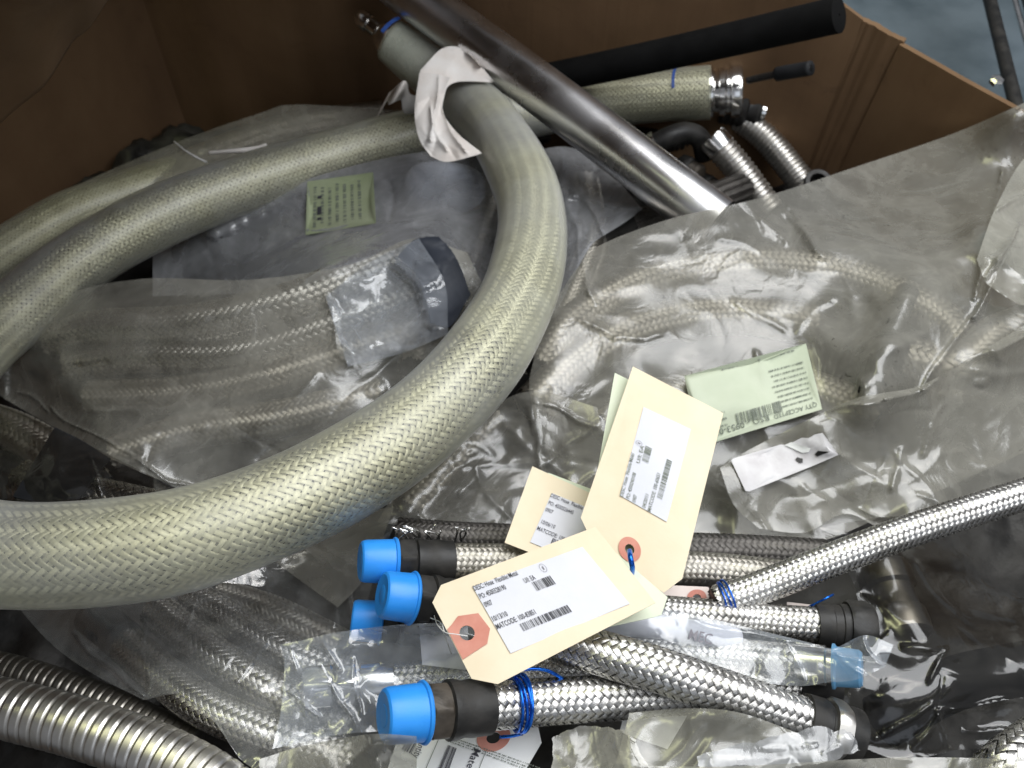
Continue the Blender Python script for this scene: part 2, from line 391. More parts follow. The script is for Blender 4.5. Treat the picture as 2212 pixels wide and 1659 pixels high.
def braided(parent, P, R, n=24, tan=1.0, m='braid', core='core', amp=.05, cover=.86, spl=True):
    if n <= 18: amp = .048
    tube('inner_tube', P, R * (1 - amp * 2.1), core, parent, 24)
    o = link('wire_braid', braid_mesh(P, R * (1 - amp), n, tan, cover, amp, m in ('braid_dirty', 'braid_dark') or n > 28), MT[m], parent); o['kind'] = 'stuff'
    if spl: splat_tube(P, R)
    return o
def lathe(name, p0, axis, prof, m, parent, seg=48, hexr=None, smooth=True):
    """prof [(s, r)] along axis from p0; hexr = across-corner half size makes a hexagon"""
    a = Vector(axis).normalized(); n = a.cross(Vector((0, 0, 1))).normalized(); b = a.cross(n)
    th = np.linspace(0, 2 * np.pi, seg, endpoint=False)
    rows = []
    for (s_, r) in prof:
        rad = np.full(seg, r)
        if hexr: rad = np.minimum(r, hexr * .866 / np.cos(((th + np.pi / 6 + .3) % (np.pi / 3)) - np.pi / 6))
        c = np.array(Vector(p0) + a * s_)
        rows.append(c + rad[:, None] * (np.cos(th)[:, None] * np.array(n) + np.sin(th)[:, None] * np.array(b)))
    o = link(name, grid_mesh(np.array(rows), True), MT[m], parent, smooth)
    if smooth:
        try:
            o.data.set_sharp_from_angle(angle=math.radians(32))
        except Exception: pass
    rr = [r for s_, r in prof]; ss = [s_ for s_, r in prof]
    Pq = np.array([np.array(Vector(p0) + a * s_) for s_ in np.linspace(min(ss), max(ss), 10)])
    splat_tube(np.repeat(Pq, 2, 0), max(rr) * .97)
    return o

# ------------------------------------------------------------------ draped sheets
def poly_resample(pts, n):
    p = np.asarray(pts, float)
    q = catmull(p, 4.0) if len(p) > 2 else p
    d = np.r_[0, np.cumsum(np.linalg.norm(np.diff(q, axis=0), axis=1))]
    s = np.linspace(0, d[-1], n); return np.stack([np.interp(s, d, q[:, k]) for k in range(2)], -1)
def vnoise(X, Y, scale, seed):
    r = np.random.default_rng(seed); G = r.uniform(-1, 1, (96, 96))
    x = (X / scale) % 95; y = (Y / scale) % 95
    i = np.clip(x.astype(int), 0, 94); j = np.clip(y.astype(int), 0, 94); a = x - i; b = y - j
    a = a * a * (3 - 2 * a); b = b * b * (3 - 2 * b)
    return G[j, i] * (1 - a) * (1 - b) + G[j, i + 1] * a * (1 - b) + G[j + 1, i] * (1 - a) * b + G[j + 1, i + 1] * a * b
SHEETS = {}
def sheet(name, m, top, bottom, left=None, right=None, label=None, cat='bag', parent=None, off=.0025, sag=.00002, relax=60, taut=15.0,
          folds=(), nrand=14, crink=.0022, res=5.0, bumps=(), seed=1, jag=0, thick=0, splat=True, rand_len=(60, 260), flat=0.0, group=None):
    left = left or [top[0], bottom[0]]; right = right or [top[-1], bottom[-1]]
    lt = sum(np.hypot(*np.diff(np.array(top, float), axis=0).T)); lb = sum(np.hypot(*np.diff(np.array(bottom, float), axis=0).T))
    ll = sum(np.hypot(*np.diff(np.array(left, float), axis=0).T)); lr = sum(np.hypot(*np.diff(np.array(right, float), axis=0).T))
    nu = int(max(lt, lb) / res) + 4; nv = int(max(ll, lr) / res) + 4
    Tt, Bb = poly_resample(top, nu), poly_resample(bottom, nu); Ll, Rr = poly_resample(left, nv), poly_resample(right, nv)
    if jag:
        r = np.random.default_rng(seed)
        for A in (Tt, Bb, Ll, Rr):
            k = len(A); nz = np.stack([np.interp(np.arange(k), np.arange(0, k + 9, 7), r.normal(0, jag * 1.6, len(np.arange(0, k + 9, 7)))) for _ in (0, 1)], -1) + r.normal(0, jag * .35, (k, 2)); nz[0] = nz[-1] = 0; A += nz
    u = np.linspace(0, 1, nu)[None, :, None]; v = np.linspace(0, 1, nv)[:, None, None]
    PX = ((1 - v) * Tt[None] + v * Bb[None] + (1 - u) * Ll[:, None] + u * Rr[:, None]
          - ((1 - u) * (1 - v) * Tt[0] + u * (1 - v) * Tt[-1] + (1 - u) * v * Bb[0] + u * v * Bb[-1]))
    X, Y = PX[..., 0], PX[..., 1]
    def drape(X, Y, z, n_out, n_in, sg):
        for it in range(n_out):
            Wd = unproj(X, Y, z); ob = hs(Wd) + off
            for (bx, by, br, bh) in bumps: ob = ob + bh * np.exp(-((X - bx) ** 2 + (Y - by) ** 2) / br ** 2)
            z = ob.copy() if it == 0 else np.maximum(ob, z)
            for _ in range(n_in):
                A = np.pad(z, 1, 'edge'); av = (A[:-2, 1:-1] + A[2:, 1:-1] + A[1:-1, :-2] + A[1:-1, 2:]) * .25
                z = np.maximum(ob, av - sg)
        return z
    kc = max(1, int(taut / res)); iu = np.unique(np.r_[np.arange(0, nu, kc), nu - 1]); iv = np.unique(np.r_[np.arange(0, nv, kc), nv - 1])
    Xc, Yc = X[np.ix_(iv, iu)], Y[np.ix_(iv, iu)]
    zc = drape(Xc, Yc, hs(unproj(Xc, Yc, np.full(Xc.shape, -.08))), 4, relax, sag)
    A_ = np.stack([np.interp(np.arange(nu), iu, row) for row in zc]); z = np.stack([np.interp(np.arange(nv), iv, A_[:, k]) for k in range(nu)], 1)
    for _ in range(kc * kc // 3 + 2):
        A = np.pad(z, 1, 'edge'); z = (A[:-2, 1:-1] + A[2:, 1:-1] + A[1:-1, :-2] + A[1:-1, 2:]) * .25
    for _ in range(3):
        ob = hs(unproj(X, Y, z)) + off * .3; z = np.maximum(z, ob)
        for _ in range(6):
            A = np.pad(z, 1, 'edge'); z = (A[:-2, 1:-1] + A[2:, 1:-1] + A[1:-1, :-2] + A[1:-1, 2:]) * .25
    if flat:
        z = z * (1 - flat) + z.mean() * flat
    # creases: sharp ridges along given and random lines, plus ridged crumple
    r = np.random.default_rng(seed + 50)
    x0, x1, y0, y1 = X.min(), X.max(), Y.min(), Y.max(); dz = np.zeros_like(z)
    F = list(folds)
    for _ in range(nrand):
        cx, cy, a, L = r.uniform(x0, x1), r.uniform(y0, y1), r.uniform(0, np.pi), r.uniform(*rand_len)
        F.append((cx, cy, cx + L * np.cos(a), cy + L * np.sin(a), r.uniform(.3, 1.0) * crink * 1.3 * r.choice([1, 1, -1]), r.uniform(8, 26)))
    wx = 14 * vnoise(X, Y, 70, seed + 5); wy = 14 * vnoise(X, Y, 70, seed + 6)
    for (ax, ay, bx, by, am, wd) in F:
        dx, dy = bx - ax, by - ay; L2 = dx * dx + dy * dy
        t = ((X + wx - ax) * dx + (Y + wy - ay) * dy) / L2; tc = np.clip(t, 0, 1)
        dist = np.hypot(X + wx - ax - tc * dx, Y + wy - ay - tc * dy)
        ww = wd * (.35 + .65 * np.sin(np.pi * np.clip(tc, .05, .95)))
        dz += am * np.exp(-dist / ww)
    for sc, w_ in ((210, 2.2), (85, .55), (32, .06)):
        nn = vnoise(X + 2 * wx, Y * 1.3 + 2 * wy, sc, seed + int(sc)); dz += crink * w_ * (1 - np.sqrt(nn * nn + .012) * 2.2)
    dz += crink * 2.6 * (vnoise(X + 1.5 * wx, Y + 1.5 * wy, 230, seed + 9) + .5 * vnoise(X + wy, Y * 1.4, 130, seed + 10))
    z = z + dz * .55
    ob = hs(unproj(X, Y, z)); z = np.maximum(z, ob + .0009)
    Wd = unproj(X, Y, z)
    if splat: splat_pts(Wd)
    me = grid_mesh(Wd, False)
    o = link(name, me, MT[m], parent)
    if label: tag(o, label, cat, group)
    if thick:
        md = o.modifiers.new('thickness', 'SOLIDIFY'); md.thickness = thick; md.offset = -1
        md = o.modifiers.new('crisp_edges', 'EDGE_SPLIT'); md.split_angle = math.radians(50)
    SHEETS[o.name] = (X.ravel(), Y.ravel(), z.ravel())
    return o
def sheet_z(o, px, py):
    X, Y, Z = SHEETS[o.name]; px = np.atleast_1d(px); py = np.atleast_1d(py); out = []
    for a, b in zip(px, py):
        d = (X - a) ** 2 + (Y - b) ** 2; k = np.argpartition(d, 6)[:6]; w = 1 / (d[k] + 4); out.append((Z[k] * w).sum() / w.sum())
    return np.array(out)

# ------------------------------------------------------------------ flat plates, print
def in_poly(x, y, P):
    c = False; n = len(P); j = n - 1
    for i in range(n):
        if (P[i][1] > y) != (P[j][1] > y) and x < (P[j][0] - P[i][0]) * (y - P[i][1]) / (P[j][1] - P[i][1]) + P[i][0]: c = not c
        j = i
    return c
def plate(name, outline, map3, m, parent, holes=(), nx=16, ny=8, thick=0, lift=0.0):
    V = []; E = []
    for loop in [outline] + list(holes):
        k = len(V); V += [Vector(p) for p in loop]; E += [(k + i, k + (i + 1) % len(loop)) for i in range(len(loop))]
    xs = [p[0] for p in outline]; ys = [p[1] for p in outline]
    for i in range(1, nx):
        for j in range(1, ny):
            p = (min(xs) + (max(xs) - min(xs)) * i / nx, min(ys) + (max(ys) - min(ys)) * j / ny)
            if in_poly(*p, outline) and not any(in_poly(*p, h) for h in holes): V.append(Vector(p))
    r = delaunay_2d_cdt(V, E, [], 0, 1e-6)
    v2, f2 = r[0], r[2]; T = []
    for f in f2:
        c = sum((v2[i] for i in f), Vector((0, 0))) / len(f)
        if in_poly(c.x, c.y, outline) and not any(in_poly(c.x, c.y, h) for h in holes): T.append(list(f))
    A = np.array([[p.x, p.y] for p in v2]); me = bpy.data.meshes.new(name)
    P3 = map3(A[:, 0], A[:, 1], lift)
    me.from_pydata([tuple(p) for p in P3], [], T); me.update()
    # make all faces look up to the camera side
    if len(me.polygons) and sum(p.normal.z * p.area for p in me.polygons) < 0: me.flip_normals()
    o = link(name, me, MT[m], parent)
    if thick:
        md = o.modifiers.new('thickness', 'SOLIDIFY'); md.thickness = thick; md.offset = -1
        md = o.modifiers.new('crisp_edges', 'EDGE_SPLIT'); md.split_angle = math.radians(50)
    return o
def bil(c, a, b):
    c = np.asarray(c, float); a = np.asarray(a)[..., None]; b = np.asarray(b)[..., None]
    return (1 - a) * (1 - b) * c[0] + a * (1 - b) * c[1] + a * b * c[2] + (1 - a) * b * c[3]
def tag_map(corners, bend=0.0, twist=0.0):
    c = np.array([unproj(*p) for p in corners])
    n = np.cross(c[1] - c[0], c[3] - c[0]); n /= np.linalg.norm(n)
    if n[2] < 0: n = -n
    def f(a, b, lift=0.0):
        a = np.asarray(a, float); b = np.asarray(b, float)
        w = bend * (4 * a * (1 - a)) + twist * np.sin(np.pi * 1.3 * a + 1.1 * b) * (b - .5)
        return bil(c, a, b) + n * (w + lift)[..., None]
    return f
def inv_uv(f, px, py):
    u, v = .5, .5
    for _ in range(30):
        q = proj(f(u, v)); e = 1e-3
        J = np.stack([(proj(f(u + e, v)) - q) / e, (proj(f(u, v + e)) - q) / e], 1)
        d = np.linalg.solve(J, np.array([px, py]) - q); u += d[0]; v += d[1]
    return u, v
def sub_map(f, quad_px):
    c = np.array([inv_uv(f, *p) for p in quad_px])
    def g(a, b, lift=0.0):
        q = bil(c, a, b); return f(q[..., 0], q[..., 1], lift)
    return g
def sheet_map(o, quad_px, off=.0006):
    c = np.array(quad_px, float)
    def g(a, b, lift=0.0):
        q = bil(c, a, b); sh = np.shape(q[..., 0])
        z = sheet_z(o, q[..., 0].ravel(), q[..., 1].ravel()).reshape(sh)
        return unproj(q[..., 0], q[..., 1], z + off + lift)
    return g
def text_part(s, x0, y0, x1, y1, g, m, parent, lift=.0006, name='printed_text', flip=False):
    cu = bpy.data.curves.new('t', 'FONT'); cu.body = s; cu.size = 1; cu.resolution_u = 2; cu.offset = .004; cu.fill_mode = 'FRONT'
    ob = bpy.data.objects.new('t', cu); me = bpy.data.meshes.new_from_object(ob)
    V = np.array([v.co[:2] for v in me.vertices])
    lo, hi = V.min(0), V.max(0); V = (V - [lo[0], 0]) / [hi[0] - lo[0], .72]
    X = x0 + V[:, 0] * (x1 - x0); Y = y1 - V[:, 1] * (y1 - y0)
    if flip: X, Y = 1 - X, 1 - Y
    P = g(X, Y, lift); me.vertices.foreach_set('co', np.ascontiguousarray(P, dtype=np.float32).ravel()); me.update()
    bpy.data.objects.remove(ob); bpy.data.curves.remove(cu)
    me.name = name; return link(name, me, MT[m], parent, False)
def bars(x0, y0, x1, y1, g, m, parent, n=24, lift=.0006, name='barcode', seed=3, vertical=True, flip=False):
    r = np.random.default_rng(seed); w = r.choice([1, 1, 2, 3], n * 2).astype(float); e = np.r_[0, np.cumsum(w)] / w.sum()
    V, F = [], []
    for k in range(n):
        a0, a1 = e[2 * k], e[2 * k + 1]
        if vertical: q = [(x0 + (x1 - x0) * a, b) for a, b in ((a0, y0), (a1, y0), (a1, y1), (a0, y1))]
        else: q = [(a, y0 + (y1 - y0) * b) for a, b in ((x0, a0), (x1, a0), (x1, a1), (x0, a1))]
        F.append([len(V) + i for i in range(4)]); V += q
    A = np.array(V)
    if flip: A = 1 - A
    me = bpy.data.meshes.new(name); me.from_pydata([tuple(p) for p in g(A[:, 0], A[:, 1], lift)], [], F); me.update()
    o = link(name, me, MT[m], parent, False); o['kind'] = 'stuff'; return o
def ring_pts(cu, cv, ru, rv, n=28): return [(cu + ru * math.cos(2 * math.pi * k / n), cv + rv * math.sin(2 * math.pi * k / n)) for k in range(n)]
def print_label(lab, g, rows, lift=.0007):
    for (s, a0, a1, b) in rows['text']: text_part(s, a0, b - .062, a1, b + .014, g, rows.get('ink', 'ink'), lab, lift)
    for (a0, b0, a1, b1, n) in rows['bars']: bars(a0, b0, a1, b1, g, rows.get('ink', 'ink'), lab, n, lift, seed=n)
    if rows.get('ring'):
        a, b = rows['ring']; o1 = ring_pts(a, b, .026, .068); o2 = ring_pts(a, b, .0235, .0615)
        plate('pencil_ring', o1, g, 'pencil', lab, [o2], 1, 1, lift=lift)
        text_part('1', a - .003, b - .03, a + .005, b + .03, g, 'pencil', lab, lift)

# ------------------------------------------------------------------ SETTING: box, floor
def box_from(pts8): pass
zt = .13
def wall_patch(name, a_bot, b_bot, b_top, a_top, label=None, bulge=.0, thick=.006, n=40, noiseamp=.003, seed=3, parent=None, edge=0.0):
    a = np.linspace(0, 1, n); A, B = np.meshgrid(a, a)
    c = np.array([a_bot, b_bot, b_top, a_top], float)
    V = bil(c, A, B); nrm = np.cross(c[1] - c[0], c[3] - c[0]); nrm /= np.linalg.norm(nrm)
    w = bulge * np.sin(np.pi * A) * B + noiseamp * (vnoise(A * 6, B * 1.5, 1, seed) + .6 * vnoise(A * 22, B * 2, 1, seed + 1))
    V = V + nrm * w[..., None]
    V[..., 2] += edge * vnoise(A * 14, B * 0 + 3, 1, seed + 2) * (B > .97)
    o = link(name, grid_mesh(V), MT['card'], parent)
    md = o.modifiers.new('thickness', 'SOLIDIFY'); md.thickness = thick; md.offset = 0
    md = o.modifiers.new('crisp_edges', 'EDGE_SPLIT'); md.split_angle = math.radians(40)
    return o
ZB = -.30
cor = unproj(1893, 62, -.03); corw = np.array([cor[0], cor[1]])
r_end = unproj(2300, 282, -.03)
bx = thing('cardboard_box', 'large brown corrugated cardboard box holding the whole heap of hoses', 'box', (0, .3, ZB))
# back wall rises out of frame; its corner is a creased double fold
cx_, cy_ = cor[0], cor[1]
wall_patch('back_left_wall', (-.76, .46, ZB), (-.40, .885, ZB), (-.42, .965, .42), (-.80, .52, .45), n=60, noiseamp=.004, seed=5, parent=bx)
wall_patch('back_wall', (-.40, .885, ZB), (cx_ - .024, cy_ + .004, ZB), (cx_ - .014, cy_ + .004, -.022), (-.42, .965, .42), n=70, noiseamp=.0045, parent=bx)
wall_patch('corner_strip', (cx_ - .024, cy_ + .006, ZB), (cx_ + .006, cy_ - .016, ZB), (cx_ + .022, cy_ - .020, -.030), (cx_ - .014, cy_ + .006, -.022), n=24, noiseamp=.0016, seed=9, parent=bx, thick=.007)
wall_patch('right_wall', (cx_ + .006, cy_ - .016, ZB), (.86, .08, ZB), (r_end[0] + .40, r_end[1] - .47, -.03), (cx_ + .020, cy_ - .020, -.032), n=60, noiseamp=.003, seed=12, parent=bx)
wall_patch('left_wall', (-.78, -.1, ZB), (-.76, .46, ZB), (-.80, .52, .45), (-.86, -.1, .30), n=40, noiseamp=.004, seed=21, parent=bx)
# front-left flap that shows below the big sleeved hose
wall_patch('front_flap', (-.60, -.04, ZB), (-.12, -.05, ZB), (-.10, .02, -.085), (-.60, .03, -.02), n=40, noiseamp=.004, seed=31, parent=bx)
bt = grid_mesh(bil(np.array([(-.84, -.35, ZB - .004), (.88, -.35, ZB - .004), (.30, .9, ZB - .004), (-.84, 1.2, ZB - .004)]), *np.meshgrid(np.linspace(0, 1, 3), np.linspace(0, 1, 3))))
link('box_bottom', bt, MT['card'], bx)
# torn liner flap, curved edge, leaning against the left of the back wall
a = np.linspace(0, 1, 50); A, B = np.meshgrid(a, a)
top_px = poly_resample([(-260, -400), (0, -330), (330, -160)], 50); bot_px = poly_resample([(-260, 520), (0, 268), (75, 205), (105, 175), (160, 88), (205, 45), (330, -160)], 50)
PXY = (1 - B)[..., None] * top_px[None] + B[..., None] * bot_px[None]
zz = .33 - .33 * B ** 1.0 * (1 - .5 * A) + .006 * vnoise(A * 9, B * 7, 1, 77) + .02
fl = link('torn_flap', grid_mesh(unproj(PXY[..., 0], PXY[..., 1], zz)), MT['card'], bx)
md = fl.modifiers.new('thickness', 'SOLIDIFY'); md.thickness = .004; md.offset = 1
# unseen box flaps added out of frame to shade the left and back walls
wall_patch('shade_flap', (-.23, .965, .42), (.14, .90, .30), (.08, .56, .38), (-.24, .55, .42), n=30, noiseamp=.003, seed=41, parent=bx)
wall_patch('shade_flap', (-.80, .52, .45), (-.23, .965, .42), (-.14, .50, .44), (-.46, .14, .46), n=30, noiseamp=.003, seed=45, parent=bx)
wall_patch('shade_flap', (-.86, -.1, .30), (-.80, .52, .45), (-.47, .14, .49), (-.52, -.06, .46), n=30, noiseamp=.003, seed=43, parent=bx)
# floor outside the box and the dark frame standing there
g = grid_mesh(bil(np.array([(-3, -2, -.28), (4, -2, -.28), (4, 5, -.28), (-3, 5, -.28)]), *np.meshgrid(np.linspace(0, 1, 3), np.linspace(0, 1, 3))))
tag(link('floor', g, MT['floor']), None, None, None, 'structure')
# added sheet under the pile, coloured near black for the shade in the gaps
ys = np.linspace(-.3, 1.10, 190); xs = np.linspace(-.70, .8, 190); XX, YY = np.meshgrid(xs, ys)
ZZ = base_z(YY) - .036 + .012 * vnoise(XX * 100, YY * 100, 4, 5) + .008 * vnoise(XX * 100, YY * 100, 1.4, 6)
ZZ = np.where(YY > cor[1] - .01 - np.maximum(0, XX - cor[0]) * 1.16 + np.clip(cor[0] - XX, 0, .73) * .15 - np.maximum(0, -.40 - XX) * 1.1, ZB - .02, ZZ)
tag(link('dark_underlay', grid_mesh(np.stack([XX, YY, ZZ], -1)), MT['darkbin']), 'added dark underlay beneath the hoses, coloured as the shade in the gaps', 'underlay', None, 'stuff')

def bar_thing(name, label, cat, p0, p1, r, m, seg=4):
    P = np.linspace(np.array(p0), np.array(p1), 6); o = tube(name, P, r, m, None, seg, True, False); tag(o, label, cat); return o
f0 = unproj(2230, 40, -.1); f1 = unproj(2138, 215, -.1)
rail = thing('metal_rail', 'dark metal rail with bolts beyond the top right edge of the box', 'rail', tuple(f0))
for dx, mm, r in ((0, 'black', .007), (.028, 'chrome', .003), (.055, 'black', .016)):
    P = np.linspace(f0 + [dx, .25, 0], f1 + [dx, -.15, 0], 8); tube('rail_bar', P, r, mm, rail, 8, True, False)
for (x, y) in ((2150, 178),):
    q = unproj(x, y, -.085); lathe('bolt', q, (0, -.2, 1), [(0, 0), (0, .007), (.004, .007), (.006, .004), (.006, 0)], 'chrome', rail, 6)

# ------------------------------------------------------------------ background clutter in the far corner of the box
def hose_thing(name, label, pts, R, m='braid', n=24, tan=1.0, core='core', lift=None, cat='hose', amp=.05, group=None, cover=.93, trim=(0, 0)):
    P = path(pts, .003, lift, R)
    t = thing(name, label, cat, tuple(P[len(P) // 2]), group)
    braided(t, P, R, n, tan, m, core, amp, cover)
    return t, P
def corr_tube(parent, P, R, pitch, depth, m='corr', name='corrugated_tube', flatp=.62, seg=48):
    d = np.r_[0, np.cumsum(np.linalg.norm(np.diff(P, axis=0), axis=1))]; n = int(d[-1] / pitch * 9); s = np.linspace(0, d[-1], n)
    Q = np.stack([np.interp(s, d, P[:, k]) for k in range(3)], -1)
    ph = (s / pitch) % 1
    prof = np.where(ph < flatp, 1 - .18 * (ph / flatp), 1 - np.sin(np.pi * (ph - flatp) / (1 - flatp)) ** .6)
    r = R - depth * (1 - prof)
    o = tube(name, Q, r, m, parent, seg); splat_tube(P, R); return o
def corr_thing(name, label, pts, R, pitch, depth, m='corr', flatp=.62, lift=None):
    P = path(pts, .003, lift, R); t = thing(name, label, 'hose', tuple(P[len(P) // 2])); corr_tube(t, P, R, pitch, depth, m, flatp=flatp); return t, P

t, P = corr_thing('corrugated_hose', 'short bright corrugated steel hose poking up beside the polished pipe', [(1556, 318, -.125), (1600, 370, -.14), (1662, 455, -.165)], .0150, .0052, .0016, flatp=.5)
ax = P[0] - P[3]; lathe('end_collar', P[0] - ax / np.linalg.norm(ax) * .001, ax, [(0, .0150), (.012, .0152), (.015, .014), (.015, .011), (.004, .010), (.004, 0)], 'chrome', t)
t, P = corr_thing('corrugated_hose', 'duller corrugated steel hose lying nearest to the box corner', [(1575, 240, -.155), (1655, 300, -.165), (1745, 410, -.19)], .0150, .0048, .0014, 'corr', .5)
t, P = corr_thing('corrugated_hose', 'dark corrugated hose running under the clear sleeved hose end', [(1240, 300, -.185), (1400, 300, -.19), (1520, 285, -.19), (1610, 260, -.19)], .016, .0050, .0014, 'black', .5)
# open flange in the corner
q = unproj(1764, 398, -.165); t = thing('pipe_flange', 'grey open flange in the corner just behind the dirty bag', 'flange', tuple(q))
lathe('flange_rim', q, (-.1, -.35, 1), [(-.02, .009), (0, .009), (.0, .0125), (.002, .0140), (.006, .0140), (.008, .0128), (.008, .0085), (-.01, .008)], 'black', t)
lathe('flange_bore', q, (-.1, -.35, 1), [(-.008, .0084), (-.008, 0)], 'rubber', t)

# elbow fitting
P = path([(1408, 318, -.135), (1440, 298, -.125), (1480, 286, -.122), (1512, 300, -.13), (1524, 340, -.15)], .002)
t = thing('elbow_fitting', 'shiny black elbow fitting between the polished pipe and the corrugated hoses', 'fitting', tuple(P[0]))
tube('elbow', P, .0105, 'black', t); splat_tube(P, .0105)
ax = P[0] - P[3]; lathe('nut', P[4], ax, [(0, .0105), (0, .014), (.011, .014), (.013, .0125), (.013, .009), (.0, .009)], 'chrome', t, 48, .0150)
# black hex fittings in the gap
for k, (x, y, z, lab) in enumerate(((1470, 362, -.16, 'dark hexagon fitting right under the elbow'), (1510, 400, -.17, 'dark stamped fitting beside the end of the polished pipe'), (1400, 352, -.165, 'small dark coupling half hidden under the polished pipe'))):
    t = thing('pipe_fitting', lab, 'fitting', tuple(unproj(x, y, z)))
    lathe('hex_body', unproj(x, y, z), (.5, -.6, .25), [(0, 0), (0, .012), (.002, .0145), (.014, .0145), (.016, .012), (.016, 0)], 'black', t, 48, .0150)
    lathe('threaded_end', unproj(x, y, z) + np.array((.5, -.6, .25)) * .017, (.5, -.6, .25), [(0, .0095)] + [(.001 + .0012 * i, .0098 + (.0006 if i % 2 else 0)) for i in range(10)] + [(.014, .007), (.014, 0)], 'blackbrown', t, 32)
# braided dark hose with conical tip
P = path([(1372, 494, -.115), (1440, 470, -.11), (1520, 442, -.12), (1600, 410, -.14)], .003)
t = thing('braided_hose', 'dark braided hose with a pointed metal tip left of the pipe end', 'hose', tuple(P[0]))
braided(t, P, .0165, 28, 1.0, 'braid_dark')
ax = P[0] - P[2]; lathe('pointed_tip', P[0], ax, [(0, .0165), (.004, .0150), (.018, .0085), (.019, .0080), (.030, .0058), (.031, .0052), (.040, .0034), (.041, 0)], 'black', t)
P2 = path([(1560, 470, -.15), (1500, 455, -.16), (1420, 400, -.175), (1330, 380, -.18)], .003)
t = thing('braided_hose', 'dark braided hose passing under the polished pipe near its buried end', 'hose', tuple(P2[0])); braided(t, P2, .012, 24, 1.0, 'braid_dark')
# dark curved hoses below the right sleeved end (far gap)
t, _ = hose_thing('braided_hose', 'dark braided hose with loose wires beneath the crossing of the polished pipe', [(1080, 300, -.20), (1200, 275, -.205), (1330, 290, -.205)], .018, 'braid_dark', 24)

# black foam pipe and small black rod
P = path([(1080, 190, -.12), (1427, 119, -.045), (1812, 32, .035)], .004)
t = thing('foam_pipe', 'long black foam pipe sticking out over the top edge of the box', 'pipe', tuple(P[0]))
r = .0145 + 0 * P[:, 0]
tube('foam_tube', P, .0150, 'foam', t, 28, False); me = tube_mesh(np.array([P[-1], P[-1] + (P[-1] - P[-2]) * .1, P[-1] + (P[-1] - P[-2]) * .12]), np.array([.0150, .0142, .001]), 28, False); link('end_face', me, MT['foam'], t)
splat_tube(P, .0150)
P = path([(1615, 174, -.09), (1645, 167, -.08), (1690, 158, -.062), (1752, 147, -.045)], .003)
t = thing('black_rod', 'short black rubber tipped rod lying against the back wall of the box', 'rod', tuple(P[0]))
tube('rod', P, .0035, 'black', t, 16); tube('rubber_tip', P[len(P) // 2:], .0068, 'rubber', t, 20)

# ------------------------------------------------------------------ bagged hoses at the back left
t, _ = hose_thing('braided_hose', 'upper dull braided hose in the grey bag against the back wall', [(300, 420, -.175), (450, 345, -.165), (620, 285, -.16), (830, 255, -.165)], .019, 'braid_dirty', 28)
t, _ = hose_thing('braided_hose', 'lower dull braided hose in the grey bag against the back wall', [(220, 470, -.185), (420, 400, -.18), (620, 335, -.175), (830, 300, -.18)], .018, 'braid_dirty', 28)
lb = sheet('plastic_bag', 'film_grey', [(-60, 560), (60, 480), (160, 405), (370, 312), (560, 245), (640, 226), (860, 238)], [(-60, 700), (200, 560), (400, 480), (620, 420), (880, 360)],
      label='long grey plastic bag lying behind the sleeved hoses along the back wall', folds=[(380, 312, 445, 350, .006, 5), (430, 325, 580, 312, .005, 7)], seed=3, crink=.0022)
P = path([(376, 306, -.115), (400, 325, -.11), (425, 340, -.112), (447, 351, -.118)], .002, 1.0, .002); tag(tube('twine', P, .0009, 'twine', None, 8), 'short bit of white string on the long grey bag at the back', 'string')
P = path([(452, 330, -.11), (510, 326, -.105), (552, 322, -.105), (577, 316, -.105)], .002, 1.0, .002)
me = tube_mesh(P, .0016 + .0015 * np.linspace(0, 1, len(P)), 8); o = link('tape_scrap', me, MT['tape']); tag(o, 'thin white scrap of tape caught between back bag and sleeved hose', 'tape')

# second sleeved hose behind the big loop
def fogfun(P, table):
    q = proj(P); out = np.full(len(P), .5)
    ax = np.array([[a, b] for a, b, f in table], float); fv = np.array([f for a, b, f in table], float)
    d = np.hypot(q[:, None, 0] - ax[None, :, 0], q[:, None, 1] - ax[None, :, 1]); w = 1 / (d ** 2 + 900); return (w * fv).sum(1) / w.sum(1)
def sleeved(name, label, pts, R, n, table, lift=None, mbr='braid_yel', taper=False):
    P = path(pts, .004, lift, R); t = thing(name, label, 'hose', tuple(P[len(P) // 2]))
    braided(t, P[(14 if taper else 0):], R * .95, n, .95, mbr, 'core', .022, .74, False)
    ramp_ = np.minimum(1, .80 + np.arange(len(P)) * .004 / .05 * .2)
    wob = (ramp_ if taper else 1) * R * (1 + .012 * np.sin(np.arange(len(P)) * .21) + .010 * np.sin(np.arange(len(P)) * .057 + 1))
    o = link('vinyl_sleeve', tube_mesh(P, wob, 40, False, fogfun(P, table)), MT['sleeve'], t); splat_tube(P, R)
    return t, P
tb, PB = sleeved('sleeved_hose', 'plastic sleeved braided hose running behind the big loop at far left', [(-140, 660, -.13), (0, 558, -.145), (150, 468, -.155), (300, 412, -.165), (450, 366, -.175), (620, 322, -.18), (800, 290, -.185)], .0245, 32, [(0, 560, .12), (300, 410, .14)])

